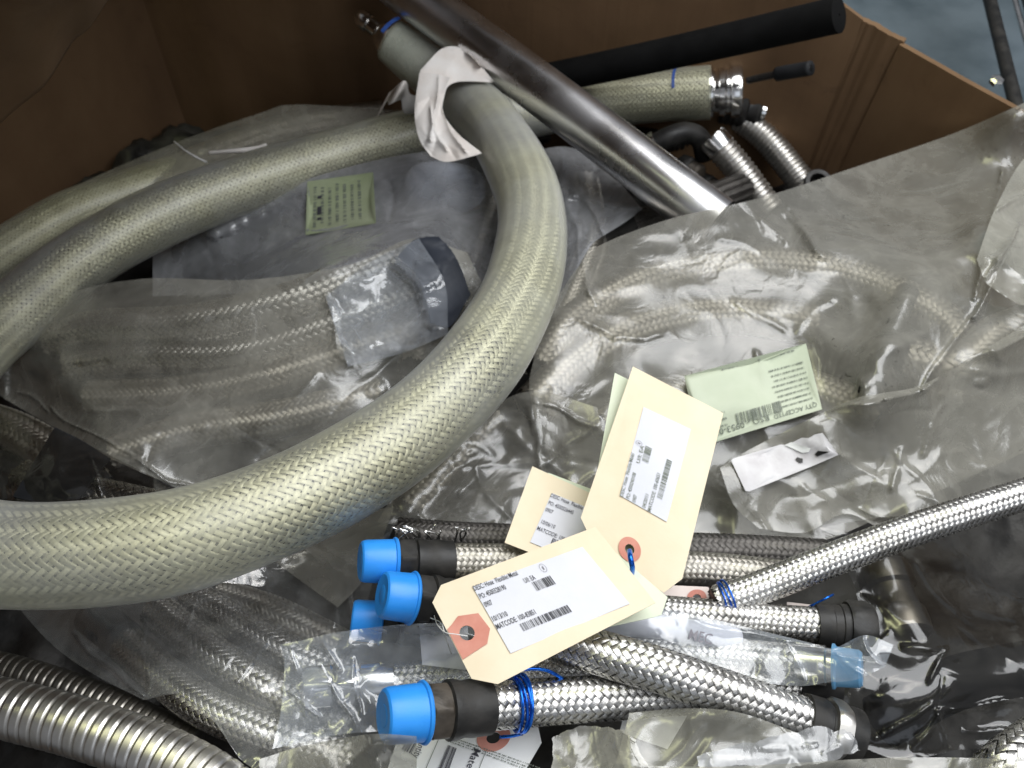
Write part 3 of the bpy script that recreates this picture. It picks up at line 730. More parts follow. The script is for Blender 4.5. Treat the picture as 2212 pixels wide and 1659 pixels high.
# ------------------------------------------------------------------ contents of the loop
t, _ = hose_thing('braided_hose', 'upper braided hose inside the bag within the big hose loop', [(120, 740, -.115), (215, 712, -.10), (420, 700, -.085), (620, 655, -.075), (780, 590, -.075), (905, 548, -.08)], .0165, 'braid', 16)
t, _ = hose_thing('braided_hose', 'middle braided hose inside the bag within the big hose loop', [(160, 790, -.12), (300, 770, -.105), (520, 765, -.095), (720, 705, -.085), (900, 635, -.08), (1010, 590, -.09)], .0155, 'braid', 16)
t, _ = hose_thing('braided_hose', 'lowest blurred braided hose inside the bag within the big hose loop', [(200, 860, -.12), (400, 850, -.11), (600, 810, -.10), (800, 745, -.095), (960, 690, -.095)], .0150, 'braid_dirty', 18)
t, _ = hose_thing('braided_hose', 'dull braided hose deep under the loop bag near its folded seam', [(250, 980, -.11), (420, 930, -.105), (620, 900, -.10), (830, 850, -.095)], .0145, 'braid_dirty', 18)
P = path([(900, 545, -.07), (935, 590, -.065), (985, 655, -.07)], .003)
t = thing('rubber_hose', 'short black rubber hose end in the bag touching the big loop', 'hose', tuple(P[0])); tube('rubber_tube', P, .0145, 'rubber', t); splat_tube(P, .0145)
P = path([(880, 420, -.112), (930, 410, -.106), (990, 415, -.106), (1045, 430, -.112)], .003)
t = thing('pale_blob', 'frosted white plastic plug in the bag under the taped hoses', 'blob', tuple(P[0]))  # white blob added under the film to make its bright patch
s_ = np.linspace(-1, 1, len(P)); tube('blob_body', P, .026 * np.sqrt(np.clip(1 - s_ ** 4, .02, 1)), 'whiteplastic', t); splat_tube(P, .024)
t, _ = hose_thing('braided_hose', 'dim braided hose under the bag just inside the right of the loop', [(900, 800, -.10), (960, 660, -.105), (1010, 540, -.115), (1060, 400, -.13)], .0165, 'braid_dirty', 18)
P = path([(470, 500, -.145), (540, 482, -.14), (620, 462, -.135), (720, 440, -.135)], .003)
t = thing('bottle', 'dark capped fitting in the bag left of the green sticker', 'fitting', tuple(P[0])); t.name = 'capped_fitting'
tube('fitting_body', P, .016, 'black', t); splat_tube(P, .016)

up = sheet('plastic_bag', 'film_white', [(330, 540), (520, 440), (720, 370), (900, 330), (1080, 320)], [(330, 640), (560, 630), (740, 595), (880, 560), (1070, 640)],
      right=[(1080, 320), (1095, 480), (1070, 640)], label='frosted bluish plastic bag bunched under the taped crossing of the loop', seed=11, crink=.0035, folds=[(660, 500, 900, 470, .006, 10), (520, 575, 660, 510, .006, 8), (930, 505, 915, 560, .004, 3)])
gs = [(664, 392), (806, 372), (812, 482), (660, 508)]
gm = sheet_map(up, gs, .0006)
st = plate('green_sticker', [(0, 0), (1, 0), (1, 1), (0, 1)], gm, 'dimlabel', up, nx=18, ny=12)
for k in range(7): bars(.10 + .11 * k, .12 + .03 * (k % 3), .145 + .11 * k, .9 - .04 * (k % 2), gm, 'greyink', st, 16, .0005, 'fine_print', 40 + k, False)
bars(.16, .3, .22, .86, gm, 'ink', st, 3, .0007, 'barcode', 9, False)

l1 = sheet('plastic_bag', 'film_grey', [(-60, 800), (120, 650), (300, 603), (540, 604), (760, 570), (890, 516), (1010, 545)],
      [(10, 862), (120, 925), (240, 990), (350, 1040), (470, 1092), (620, 1120)], left=[(-60, 800), (10, 862)], right=[(1010, 545), (1060, 700), (940, 900), (760, 1050), (620, 1120)],
      label='large hazy plastic bag of braided hoses filling the inside of the big loop', seed=21, crink=.0020, nrand=16,
      folds=[(25, 850, 110, 890, .004, 4), (110, 878, 210, 930, .004, 4), (210, 930, 330, 1010, .004, 4), (330, 1010, 440, 1075, .004, 4), (705, 640, 720, 720, .007, 6), (720, 720, 760, 780, .005, 8), (560, 920, 690, 800, .004, 9),
             (780, 960, 860, 850, .004, 9), (250, 700, 420, 690, .002, 14), (300, 770, 620, 1000, -.004, 40), (560, 1000, 880, 760, -.006, 40), (210, 880, 480, 900, .003, 12)])
sheet('rubber_wrap', 'wrap', [(856, 556), (895, 520), (948, 512)], [(930, 700), (975, 705), (1015, 640)], left=[(856, 556), (905, 600), (930, 700)], right=[(948, 512), (990, 570), (1015, 640)], label='blue black rubber wrap over the hoses against the inner side of the loop', cat='wrap', seed=23, crink=.0016, nrand=7, rand_len=(30, 120), thick=.0006, off=.0008, res=3.5, jag=1.0)
sheet('film_fold', 'film_clear', [(704, 640), (800, 566), (905, 515)], [(752, 792), (870, 762), (968, 722)], left=[(704, 640), (722, 700), (752, 792)], right=[(905, 515), (960, 610), (968, 722)], parent=l1, seed=25, crink=.003, nrand=16, rand_len=(30, 140), res=4, off=.002,
      folds=[(712, 650, 716, 720, .006, 5), (716, 720, 765, 775, .005, 5), (905, 640, 930, 700, .006, 5), (910, 560, 945, 640, .005, 5)])
# dark corner left of the loop's lower arc
t, _ = hose_thing('braided_hose', 'bright braided hose peeping out above the lower left arc of the loop', [(60, 1040, -.055), (140, 1068, -.045), (230, 1086, -.04), (340, 1110, -.04)], .0150, 'braid', 16)
t, _ = hose_thing('braided_hose', 'dim braided hose in the dark gap at the left edge', [(-60, 900, -.09), (40, 935, -.085), (130, 990, -.085), (200, 1050, -.085)], .0150, 'braid_dirty', 18)
sheet('rubber_strap', 'rubber', [(120, 925), (180, 955), (238, 992)], [(30, 1075), (90, 1090), (150, 1105)], label='wide black rubber strap across the dark gap left of the loop', cat='strap', seed=31, crink=.0006, nrand=0, thick=.0015, off=.004)
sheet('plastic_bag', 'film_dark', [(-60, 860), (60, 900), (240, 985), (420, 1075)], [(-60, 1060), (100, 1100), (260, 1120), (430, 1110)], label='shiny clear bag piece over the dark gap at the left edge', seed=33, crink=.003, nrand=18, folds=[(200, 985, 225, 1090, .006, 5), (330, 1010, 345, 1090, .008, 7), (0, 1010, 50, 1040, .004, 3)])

# ------------------------------------------------------------------ right of the loop
t, _ = hose_thing('braided_hose', 'dim braided hose under the film between loop and pipe end', [(1180, 760, -.10), (1240, 640, -.11), (1275, 530, -.125), (1262, 400, -.15)], .0165, 'braid_dirty', 18)
sheet('plastic_bag', 'film_white', [(1130, 330), (1230, 318), (1310, 365), (1388, 452)], [(1150, 760), (1220, 640), (1250, 560), (1270, 530)], left=[(1130, 330), (1180, 540), (1150, 760)], right=[(1388, 452), (1350, 480), (1270, 530)],
      label='crumpled whitish bag wedged between the loop and the lower half of the pipe', seed=41, crink=.003, folds=[(1240, 420, 1380, 455, .006, 6), (1250, 380, 1310, 520, .006, 7), (1200, 330, 1260, 560, .004, 8)])

# polished pipe
P = path([(830, -54, -.02), (903, 0, -.026), (1163, 190, -.045), (1455, 412, -.062), (1550, 483, -.070)], .006)
t = thing('steel_pipe', 'polished bare steel pipe lying diagonally across the back of the box', 'pipe', tuple(P[0]))
tube('pipe_wall', P, .0228, 'pipe', t, 64, False); tube('pipe_bore', P, .0205, 'black', t, 40, True)
PIPE = P
# hoses within the large dirty bag
BR = .0165
hose_thing('braided_hose', 'uppermost braided hose arching inside the big dirty bag', [(1165, 800, -.075), (1240, 700, -.075), (1400, 610, -.08), (1600, 575, -.085), (1800, 590, -.085), (1960, 650, -.08), (2070, 740, -.075), (2040, 880, -.08)], BR, 'braid_dirty', 18)
hose_thing('braided_hose', 'second braided hose curving below the first inside the dirty bag', [(1150, 880, -.07), (1240, 790, -.075), (1380, 710, -.08), (1560, 680, -.09), (1760, 700, -.09)], BR, 'braid_dirty', 18)
hose_thing('braided_hose', 'netted braided hose end in the right part of the dirty bag', [(1960, 780, -.07), (2060, 800, -.065), (2140, 740, -.065), (2240, 700, -.07)], .019, 'braid_dirty', 18)
hose_thing('braided_hose', 'faint braided hose hidden low in the middle of the dirty bag', [(1300, 930, -.07), (1480, 850, -.08), (1700, 830, -.08), (1900, 900, -.07)], .015, 'braid_dirty', 18)
P = path([(1960, 630, -.045), (1915, 740, -.04), (1880, 850, -.042)], .003); t = thing('rubber_hose', 'dark strap like rubber hose crossing the hoses in the dirty bag', 'hose', tuple(P[0])); tube('rubber_tube', P, .0085, 'rubber', t); splat_tube(P, .0085)
P = path([(2130, 520, -.06), (2170, 545, -.055), (2230, 585, -.05)], .003); t = thing('pale_blob', 'pale blue plastic plug blurred behind film at the right edge', 'blob', tuple(P[0])); tube('blob_body', P, .012, 'paleblue', t); splat_tube(P, .016)  # pale blue rounded shape under the film, no known part
splat_tube(PIPE, .0228)
rb = sheet('plastic_bag', 'film_speck', [(1205, 640), (1250, 575), (1300, 528), (1450, 472), (1640, 428), (1850, 360), (2060, 288), (2235, 212)],
      [(1250, 1140), (1480, 1195), (1740, 1215), (1950, 1150), (2250, 1040)], left=[(1205, 640), (1158, 760), (1150, 880), (1250, 1140)], right=[(2235, 212), (2262, 500), (2250, 960)],
      label='big dirty grey plastic bag of hoses covering the right half of the heap', seed=51, crink=.0024, nrand=26, bumps=[(2240, 215, 130, .15), (2110, 280, 120, .07), (2030, 400, 150, .03), (1850, 480, 200, .022)],
      folds=[(2105, 690, 2205, 500, .014, 9), (2100, 690, 1990, 840, .010, 9), (1890, 790, 2120, 640, .004, 30), (1985, 470, 2010, 730, -.004, 20), (1700, 450, 1790, 560, .006, 6), (1640, 480, 1700, 520, .008, 10), (1690, 460, 1790, 555, .006, 8),
             (1250, 560, 1290, 660, .007, 6), (1260, 700, 1330, 735, .006, 6), (1330, 735, 1440, 710, .006, 5), (1300, 1120, 1390, 1010, .004, 8), (1170, 875, 1300, 900, .008, 5), (1900, 880, 1890, 1020, -.004, 14), (2160, 370, 2110, 640, .010, 6),
             (1560, 520, 1640, 545, .005, 7), (1590, 660, 1700, 720, .004, 8), (1730, 720, 1790, 640, .004, 6), (1640, 760, 1660, 840, .005, 7)])
# folded lower lip of the same kind of bag
rb2 = sheet('plastic_bag', 'film_speck', [(1555, 1010), (1640, 960), (1830, 868), (1900, 850), (1990, 832), (2100, 770), (2250, 680)], [(1640, 1142), (1740, 1150), (1830, 1110), (1960, 1150), (2260, 1080)],
      left=[(1555, 1010), (1585, 1090), (1640, 1142)], label='folded grey bag flap lying over the lower right of the dirty bag', seed=55, crink=.003, nrand=22, off=.008,
      folds=[(1800, 885, 1905, 855, .010, 7), (1905, 855, 1990, 835, .010, 7), (1990, 835, 2250, 690, .008, 8), (1930, 1060, 1950, 960, .005, 8), (2000, 980, 2040, 870, .004, 12), (1860, 1100, 1960, 1130, .004, 8)])
sheet('plastic_bag', 'film_grey', [(2110, 560), (2150, 450), (2210, 345), (2260, 330)], [(2170, 640), (2215, 660), (2270, 640)], left=[(2110, 560), (2130, 610), (2170, 640)], right=[(2260, 330), (2280, 500), (2270, 640)],
      label='crumpled grey film corner at the right edge beside the box wall', seed=57, crink=.005, nrand=10, off=.006, folds=[(2150, 450, 2212, 420, .010, 5), (2130, 600, 2200, 480, .010, 6)])
# stickers on the dirty bag
sm = sheet_map(rb2 if False else rb, [(1478, 812), (1741, 742), (1776, 884), (1512, 965)], .007)
sk = plate('green_sticker', [(0, 0), (1, 0), (1, 1), (0, 1)], sm, 'greenlabel', rb, nx=24, ny=12, thick=.0003)
text_part('QTY ACCEPTED', .03, .06, .38, .13, sm, 'greyink', sk, .0008, flip=True)
text_part('RSO - 0953-03-00', .42, .07, .96, .16, sm, 'greyink', sk, .0008, flip=True)
bars(.33, .70, .70, .86, sm, 'greyink', sk, 26, .0008, 'barcode', 8, True)
sk.children[-1].data.transform(Matrix.Identity(4))
for k in range(8): bars(.66 + .012 * (k % 3), .24 + .078 * k, .95, .265 + .078 * k, sm, 'greyink', sk, 22 + k, .0008, 'fine_print', 60 + k, True)
for k in range(3): bars(.12, .62 + .09 * k, .26, .645 + .09 * k, sm, 'greyink', sk, 9, .0008, 'fine_print', 80 + k, True)
bars(.30, .04, .90, .065, sm, 'greyink', sk, 30, .0008, 'fine_print', 90, True)
wm = sheet_map(rb2, [(1578, 992), (1776, 934), (1812, 984), (1612, 1064)], .003)
ws = plate('peeled_sticker', [(0, .04), (.03, 0), (.55, 0), (.60, .08), (.78, -.02), (.84, .06), (.92, 0), (1, .02), (1, .97), (.7, 1), (.03, 1), (0, .95)], wm, 'peeled', rb2, nx=20, ny=8, thick=.0003)
for o_ in ([(.58, .05), (.66, .02), (.80, .42), (.76, .52), (.70, .48)],): plate('peeled_strip', o_, wm, 'whitecard', ws, nx=4, ny=4, lift=.0008)
for o_ in ([(.60, .60), (.63, .55), (.67, .66), (.65, .78), (.62, .74)], [(.80, .66), (.85, .58), (.90, .68), (.95, .76), (.88, .76), (.81, .76)]): plate('grime_spot', o_, wm, 'darkbin', ws, nx=3, ny=3, lift=.0008)

# bag under the loop's right side, going down to the front hoses
hose_thing('braided_hose', 'dim braided hose under the wrinkled bag right below the loop', [(880, 1100, -.075), (960, 1010, -.075), (1060, 900, -.08)], .015, 'braid_dirty', 18)
sheet('plastic_bag', 'film_speck', [(900, 1000), (1060, 880), (1160, 845), (1290, 880)], [(815, 1128), (930, 1142), (1050, 1146), (1110, 1166), (1280, 1150)], left=[(900, 1000), (850, 1070), (815, 1128)], right=[(1290, 880), (1310, 1000), (1280, 1150)],
      label='wrinkled grey bag between the loop and the upright manila tag', seed=61, crink=.003, nrand=22, folds=[(1160, 860, 1165, 1090, .006, 4), (1030, 1010, 1100, 1130, .003, 10), (1160, 1010, 1290, 905, .005, 7), (1180, 1120, 1290, 1020, .005, 6), (1165, 875, 1290, 915, .006, 5), (880, 1080, 940, 1140, .004, 5)])

# ------------------------------------------------------------------ lower left bag and its hoses
hose_thing('braided_hose', 'lowest braided hose in the clear bag at lower left', [(265, 1385, -.050), (340, 1450, -.035), (450, 1530, -.025), (620, 1600, -.025), (760, 1640, -.03)], .0112, 'braid', 16)
hose_thing('braided_hose', 'middle braided hose in the clear bag at lower left', [(340, 1320, -.055), (430, 1395, -.040), (520, 1455, -.035), (640, 1520, -.035), (760, 1560, -.04)], .0112, 'braid', 16)
hose_thing('braided_hose', 'upper braided hose in the clear bag at lower left', [(410, 1290, -.065), (520, 1350, -.055), (640, 1420, -.05), (800, 1480, -.055)], .0112, 'braid', 16)
t, P = hose_thing('braided_hose', 'short braided stub in the clear bag below the loop', [(480, 1290, -.075), (600, 1330, -.065), (740, 1400, -.06)], .0112, 'braid_dirty', 18)
P = path([(200, 1330, -.055), (270, 1385, -.045)], .003); t = thing('rubber_hose', 'black rubber hose stub in the clear bag beside the box flap', 'hose', tuple(P[0])); tube('rubber_tube', P, .0115, 'rubber', t); splat_tube(P, .0115)
# corrugated pair bottom left
corr_thing('corrugated_hose', 'far corrugated steel hose of the pair at bottom left', [(-120, 1420, -.045), (60, 1462, -.045), (230, 1520, -.045), (420, 1610, -.045)], .0100, .0050, .0010, 'corr_dull', flatp=.72)
corr_thing('corrugated_hose', 'near thick corrugated steel hose at bottom left', [(-120, 1500, -.010), (60, 1542, -.008), (200, 1580, -.007), (350, 1635, -.007), (470, 1700, -.007), (560, 1780, -.01)], .0150, .0062, .0012, flatp=.74)
bl = sheet('plastic_bag', 'film_thin', [(20, 1290), (240, 1275), (500, 1225), (700, 1180), (860, 1115)], [(310, 1512), (400, 1500), (470, 1560), (560, 1665), (860, 1700)], left=[(20, 1290), (110, 1390), (200, 1455), (310, 1512)],
      right=[(860, 1115), (815, 1230), (790, 1340), (820, 1500), (860, 1700)], label='clear plastic bag of braided hoses at lower left under the loop', seed=71, crink=.0030, nrand=26,
      folds=[(160, 1370, 300, 1500, .008, 7), (410, 1360, 425, 1285, .006, 4), (510, 1470, 620, 1320, .005, 4), (740, 1230, 760, 1330, .007, 8), (310, 1510, 400, 1500, .003, 5), (700, 1200, 720, 1340, .006, 9), (320, 1340, 310, 1500, .004, 6)])
# flap with seam
sheet('plastic_bag', 'film_grey', [(560, 1190), (700, 1120), (850, 1095)], [(600, 1218), (660, 1262), (730, 1312)], right=[(850, 1095), (810, 1210), (778, 1262), (730, 1312)], left=[(560, 1190), (600, 1218)],
      label='grey bag corner with a heat sealed seam poking out under the loop', seed=75, crink=.0012, nrand=3, off=.006, folds=[(640, 1170, 770, 1260, .003, 4), (668, 1150, 790, 1238, .003, 4)])

# ------------------------------------------------------------------ the big sleeved loop
tab = [(846, 88, .30), (1040, 240, .42), (1100, 330, .40), (1150, 480, .38), (1115, 650, .30), (1060, 740, .32), (1000, 830, .18), (760, 1015, .10), (600, 1095, .14), (400, 1165, .26), (200, 1195, .28), (0, 1200, .30), (50, 665, .20),
       (160, 575, .18), (300, 490, .18), (450, 425, .22), (650, 360, .16), (850, 305, .22), (1250, 222, .20), (1400, 208, .16), (1545, 197, .20)]
loop_pts = [(846, 88, -.062), (892, 122, -.070), (960, 170, -.078), (1035, 240, -.07), (1100, 330, -.045), (1143, 430, -.03), (1147, 530, -.02), (1115, 650, -.005), (1030, 790, .01), (905, 915, .02), (760, 1015, .03), (600, 1095, .04),
            (400, 1165, .048), (200, 1195, .052), (0, 1197, .052), (-130, 1165, .05), (-205, 1080, .03), (-205, 960, -.01), (-140, 850, -.05), (-50, 752, -.08), (50, 665, -.09), (160, 575, -.095), (300, 490, -.10), (450, 425, -.105), (650, 360, -.115),
            (850, 305, -.125), (960, 280, -.13), (1100, 250, -.135), (1250, 222, -.132), (1400, 208, -.122), (1535, 200, -.112)]
tl, PL = sleeved('sleeved_hose', 'large yellowed plastic sleeved braided hose bent into the big open loop', loop_pts, .0272, 34, tab, taper=True)
ax = (PL[0] - PL[4]); ax /= np.linalg.norm(ax)
lathe('end_fitting', PL[0] - ax * .002, ax, [(-.0, .0215), (.004, .0210), (.014, .0150), (.018, .0105), (.020, .0080), (.030, .0075), (.031, .0095), (.040, .0095), (.045, .0065), (.046, 0)], 'chrome', tl)
tube('pale_collar', PL[:16], .0205 * np.ones(16), 'whiteplastic', tl, 32)
ax = (PL[-1] - PL[-5]); ax /= np.linalg.norm(ax)
lathe('end_fitting', PL[-1] - ax * .002, ax, [(0, .0262), (.004, .0258), (.006, .021), (.010, .0215), (.011, .024), (.016, .0245), (.018, .0225), (.021, .0225), (.023, .026), (.030, .0265), (.033, .025), (.034, .021), (.026, .019), (.02, 0)], 'chrome', tl)
ax2 = np.array((.93, -.15, -.1)); q = unproj(1560, 225, -.14)
t = thing('pipe_fitting', 'dark knurled fitting with bright rim under the right sleeved end', 'fitting', tuple(q)); lathe('knurled_body', q, ax2, [(0, 0), (0, .019)] + [(.003 * i, .019 + (.0012 if i % 2 else 0)) for i in range(1, 9)] + [(.027, .014), (.030, .014), (.036, .0165), (.040, .015), (.040, 0)], 'black', t)
lathe('bright_rim', q + ax2 / np.linalg.norm(ax2) * .040, ax2, [(0, .0135), (.001, .0150), (.005, .0150), (.006, .013), (.006, 0)], 'chrome', t)
# blue marker rings on the sleeve
def mark(P, i0, parent, a0, a1, R, w=.0014, slant=.02):
    T, Nn, B = frames(P); th = np.linspace(a0, a1, 24); rows = []
    for k in (-1, 1):
        c = P[i0] + T[i0] * k * w
        rows.append(np.array([c + R * (np.cos(t_) * Nn[i0] + np.sin(t_) * B[i0]) + T[i0] * slant * .1 * np.sin(2 * t_) for t_ in th]))
    o = link('pen_mark', grid_mesh(np.array(rows)), MT['bluepen'], parent)
k = int(np.argmin(np.hypot(*(proj(PL) - [1462, 203]).T)))
def up_ang(P, i, px_shift=0):
    T, Nn, B = frames(P); v = np.array([0, -.35, 1.0]); return math.atan2(v.dot(B[i]), v.dot(Nn[i]))
ua = up_ang(PL, k); mark(PL, k, tl, ua - .9, ua + .35, .0275)
k = int(np.argmin(np.hypot(*(proj(PL[:60]) - [838, 72]).T))); ua = up_ang(PL, k); mark(PL, k, tl, ua - .5, ua + .4, .0277, .002)
# wrinkle of the sleeve at the upper bend
# small sleeved bump at the left edge
P = path([(-60, 1130, .05), (10, 1112, .055), (80, 1118, .05)], .003)

# white tape around the crossing
tp = sheet('masking_tape', 'tape', [(908, 152), (958, 104), (1010, 112), (1066, 176)], [(900, 235), (950, 205), (985, 178), (1066, 178)], label='crumpled white masking tape binding the two hose runs where the loop crosses', cat='tape', seed=81, crink=.0016, nrand=12, rand_len=(20, 80), res=3.5, thick=.0004, off=.002, taut=7.0)
sheet('tape_wrap', 'tape', [(906, 158), (940, 160), (972, 168)], [(930, 338), (968, 350), (1042, 332)], left=[(906, 158), (896, 240), (906, 300), (930, 338)], right=[(972, 168), (956, 235), (985, 285), (1042, 332)], parent=tp, seed=82, crink=.0030, nrand=22, rand_len=(30, 110), res=3.0, thick=.0004, off=.0035, taut=7.0,
      folds=[(955, 170, 925, 300, .006, 10), (960, 240, 1000, 330, .006, 8), (925, 240, 960, 330, .006, 9)])
c = np.array([(905, 236, -.085), (880, 215, -.068), (862, 200, -.052), (843, 206, -.062), (830, 222, -.075), (818, 243, -.088)])
P = catmull(np.array([unproj(*q) for q in c]), .001); wv = np.array([.006, .004, .010]); tt = np.linspace(0, 1, len(P))[:, None]
V = np.stack([P - wv * (.4 + .6 * np.sin(tt * 9) ** 2), P + wv * (.5 + .5 * np.cos(tt * 7) ** 2)], 1); o = link('tape_tail', grid_mesh(V), MT['tape'], tp); md = o.modifiers.new('thickness', 'SOLIDIFY'); md.thickness = .0004

# ------------------------------------------------------------------ lower right dark bag
q = unproj(1905, 1225, -.05); qe = unproj(1965, 1400, -.045)
t = thing('steel_fitting', 'wide dull silver pipe fitting inside the dark bag at right', 'fitting', tuple(q))
lathe('fitting_body', q, qe - q, [(0, 0), (0, .015), (.004, .0165), (.014, .0165), (.016, .0140), (.030, .0140), (.031, .0160), (.038, .0165), (.045, .016), (.047, .013), (.047, 0)], 'corr_dull', t)
P = path([(1900, 1560, -.06), (2050, 1480, -.055), (2230, 1440, -.05)], .003); t = thing('rubber_hose', 'black hose barely showing in the dark bag at lower right', 'hose', tuple(P[0])); tube('rubber_tube', P, .015, 'rubber', t); splat_tube(P, .015)
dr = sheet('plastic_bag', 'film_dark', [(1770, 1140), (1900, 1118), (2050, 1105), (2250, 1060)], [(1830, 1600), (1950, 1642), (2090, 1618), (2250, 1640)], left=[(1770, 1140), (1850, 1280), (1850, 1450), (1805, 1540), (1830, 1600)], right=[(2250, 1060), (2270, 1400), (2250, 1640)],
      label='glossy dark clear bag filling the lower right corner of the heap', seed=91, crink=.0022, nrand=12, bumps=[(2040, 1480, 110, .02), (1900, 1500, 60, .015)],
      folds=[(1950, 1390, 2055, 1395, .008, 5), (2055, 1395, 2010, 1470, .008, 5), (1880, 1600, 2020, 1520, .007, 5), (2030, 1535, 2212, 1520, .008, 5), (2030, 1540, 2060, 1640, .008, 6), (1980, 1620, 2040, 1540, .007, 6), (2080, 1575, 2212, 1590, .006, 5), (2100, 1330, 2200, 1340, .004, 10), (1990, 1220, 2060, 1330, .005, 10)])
hose_thing('braided_hose', 'bright braided hose end entering at the bottom right corner', [(2120, 1720, .0), (2170, 1665, .01), (2240, 1610, .01), (2320, 1560, .01)], .0135, 'braid', 16, lift=.9)

# ------------------------------------------------------------------ front hoses
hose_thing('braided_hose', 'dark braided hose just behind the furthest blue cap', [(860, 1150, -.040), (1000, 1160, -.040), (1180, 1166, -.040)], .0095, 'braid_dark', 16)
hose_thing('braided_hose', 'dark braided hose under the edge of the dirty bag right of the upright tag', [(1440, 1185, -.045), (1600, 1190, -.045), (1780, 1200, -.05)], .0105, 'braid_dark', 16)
def fit_end(t, P, R, k=0, cap=True, scale=1.0, nut='blackbrown', reverse=False, capcol='blue'):
    ax = P[0] - P[4] if not reverse else P[-1] - P[-5]; ax /= np.linalg.norm(ax); p0 = P[0] if not reverse else P[-1]
    s = scale; f = lambda L: [(a * s * R, b * R) for a, b in L]
    lathe('ferrule', p0 - ax * R * .2, ax, f([(0, 1.0), (0, 1.14), (.9, 1.17), (1.2, 1.12), (1.6, 1.22), (1.9, 1.22), (2.0, 1.05), (2.0, .6)]), 'black', t)
    lathe('hex_nut', p0 + ax * R * 1.75 * s, ax, f([(0, .8), (0, 1.08), (.12, 1.22), (.85, 1.22), (1.0, 1.06), (1.0, .7)]), nut, t, 72, 1.24 * R)
    e = p0 + ax * R * 2.75 * s
    if cap:
        lathe('plastic_cap', e, ax, f([(0, .9), (-.06, 1.22), (.02, 1.28), (.10, 1.24), (.14, 1.16), (1.50, 1.11), (1.70, 1.05), (1.78, .94), (1.74, .45), (1.76, .42), (1.76, .0)]), capcol, t, 56)
    else:
        lathe('hex_nut', e + ax * .0005, ax, f([(0, .7), (0, 1.3), (.1, 1.42), (.8, 1.42), (.9, 1.3), (.9, .75), (.3, .7), (.3, 0)]), nut, t, 72, 1.46 * R)
    return ax
# H7: row behind
t7, P7 = hose_thing('braided_hose', 'blue capped braided hose furthest back in the front row', [(968, 1213, .004), (1100, 1214, -.006), (1200, 1218, -.012), (1400, 1226, -.012), (1560, 1234, -.014), (1700, 1250, -.02)], .0104, 'braid_dirty', 18)
fit_end(t7, P7, .0104, nut='black', scale=1.05)
t, P = hose_thing('braided_hose', 'second blue capped hose just below the furthest one', [(985, 1300, .004), (1150, 1310, .0), (1350, 1330, -.008), (1440, 1345, -.01)], .0098, 'braid_dirty', 18)
P = P.copy()
# its end points up-left
Pq = path([(988, 1304, .008), (1020, 1308, .004), (1060, 1312, .0)], .0025)
fit_end(t, Pq, .0112, nut='black', scale=.85)
t9, P9 = hose_thing('braided_hose', 'lowest blue capped hose of the three at left half covered by clear bag', [(925, 1352, -.018), (1020, 1360, -.022), (1150, 1372, -.022)], .0100, 'braid_dirty', 18)
fit_end(t9, P9, .0100, nut='black', scale=.95)
# loose wire ends
tw = thing('loose_wires', 'frayed loose steel wires standing above the furthest blue cap', 'wire', tuple(unproj(900, 1160, .0)))
for k in range(16):
    x = 850 + random.random() * 150; y = 1140 + random.random() * 20
    P = path([(x, y + 26, -.012), (x + random.uniform(-14, 14), y + 8, .0), (x + random.uniform(-34, 34), y - random.uniform(0, 14), .006)], .002); tube('wire', P, .0006, 'chrome', tw, 5)

# pinkish tag under the long hose
def make_tag(label, corners, mtl, eye=None, ch=((.06, .25), (.06, .25)), bend=0.0, twist=0.0, half=True, name='paper_tag', eye_r=.0075, cat='tag', lift_all=0, group=None, eyeshape='round'):
    f = tag_map(corners, bend, twist); c = unproj(*corners[0]); t = thing(name, label, cat, tuple(c), group)
    (u0, v0), (u1, v1) = ch
    out = [(0, v0), (u0, 0), (1, 0), (1, 1), (u1, 1), (0, 1 - v1)]
    holes = []; L = np.linalg.norm(f(1., .5) - f(0., .5)); Wd = np.linalg.norm(f(.5, 1.) - f(.5, 0.))
    if eye:
        eu, ev = inv_uv(f, *eye); hr = eye_r * .42; holes = [ring_pts(eu, ev, hr / L, hr / Wd)]
    o = plate('card', out, f, mtl, t, holes, 20, 10, thick=.0004)
    if eye:
        if eyeshape == 'round': ol = ring_pts(eu, ev, eye_r / L, eye_r / Wd, 32)
        else:
            ol = [(.004, ev - .10), (eu * .45, ev - .125), (eu, ev - .17), (eu + eye_r * 1.1 / L, ev - .12), (eu + eye_r * 1.25 / L, ev + .05), (eu + eye_r * .7 / L, ev + .16), (eu * .6, ev + .18), (.004, ev + .19)]
        plate('eyelet', ol, f, 'eyelet', t, holes, 8, 8, thick=.0003, lift=.0006)
    splat_pts(f(*np.meshgrid(np.linspace(0, 1, 40), np.linspace(0, 1, 30))))
    return t, f
make_tag('small pinkish tag with red eyelet tucked under the long braided hose', [(1533, 1268, -.006), (1400, 1262, -.006), (1400, 1305, -.004), (1530, 1305, -.004)], 'redwhite', eye=(1505, 1292), ch=((.03, .1), (.03, .1)), eye_r=.0055)
make_tag('bit of pinkish card between the long hose and the black coupling', [(1800, 1312, -.006), (1700, 1300, -.006), (1700, 1330, -.004), (1800, 1335, -.004)], 'redwhite', ch=((.1, .1), (.1, .1)))

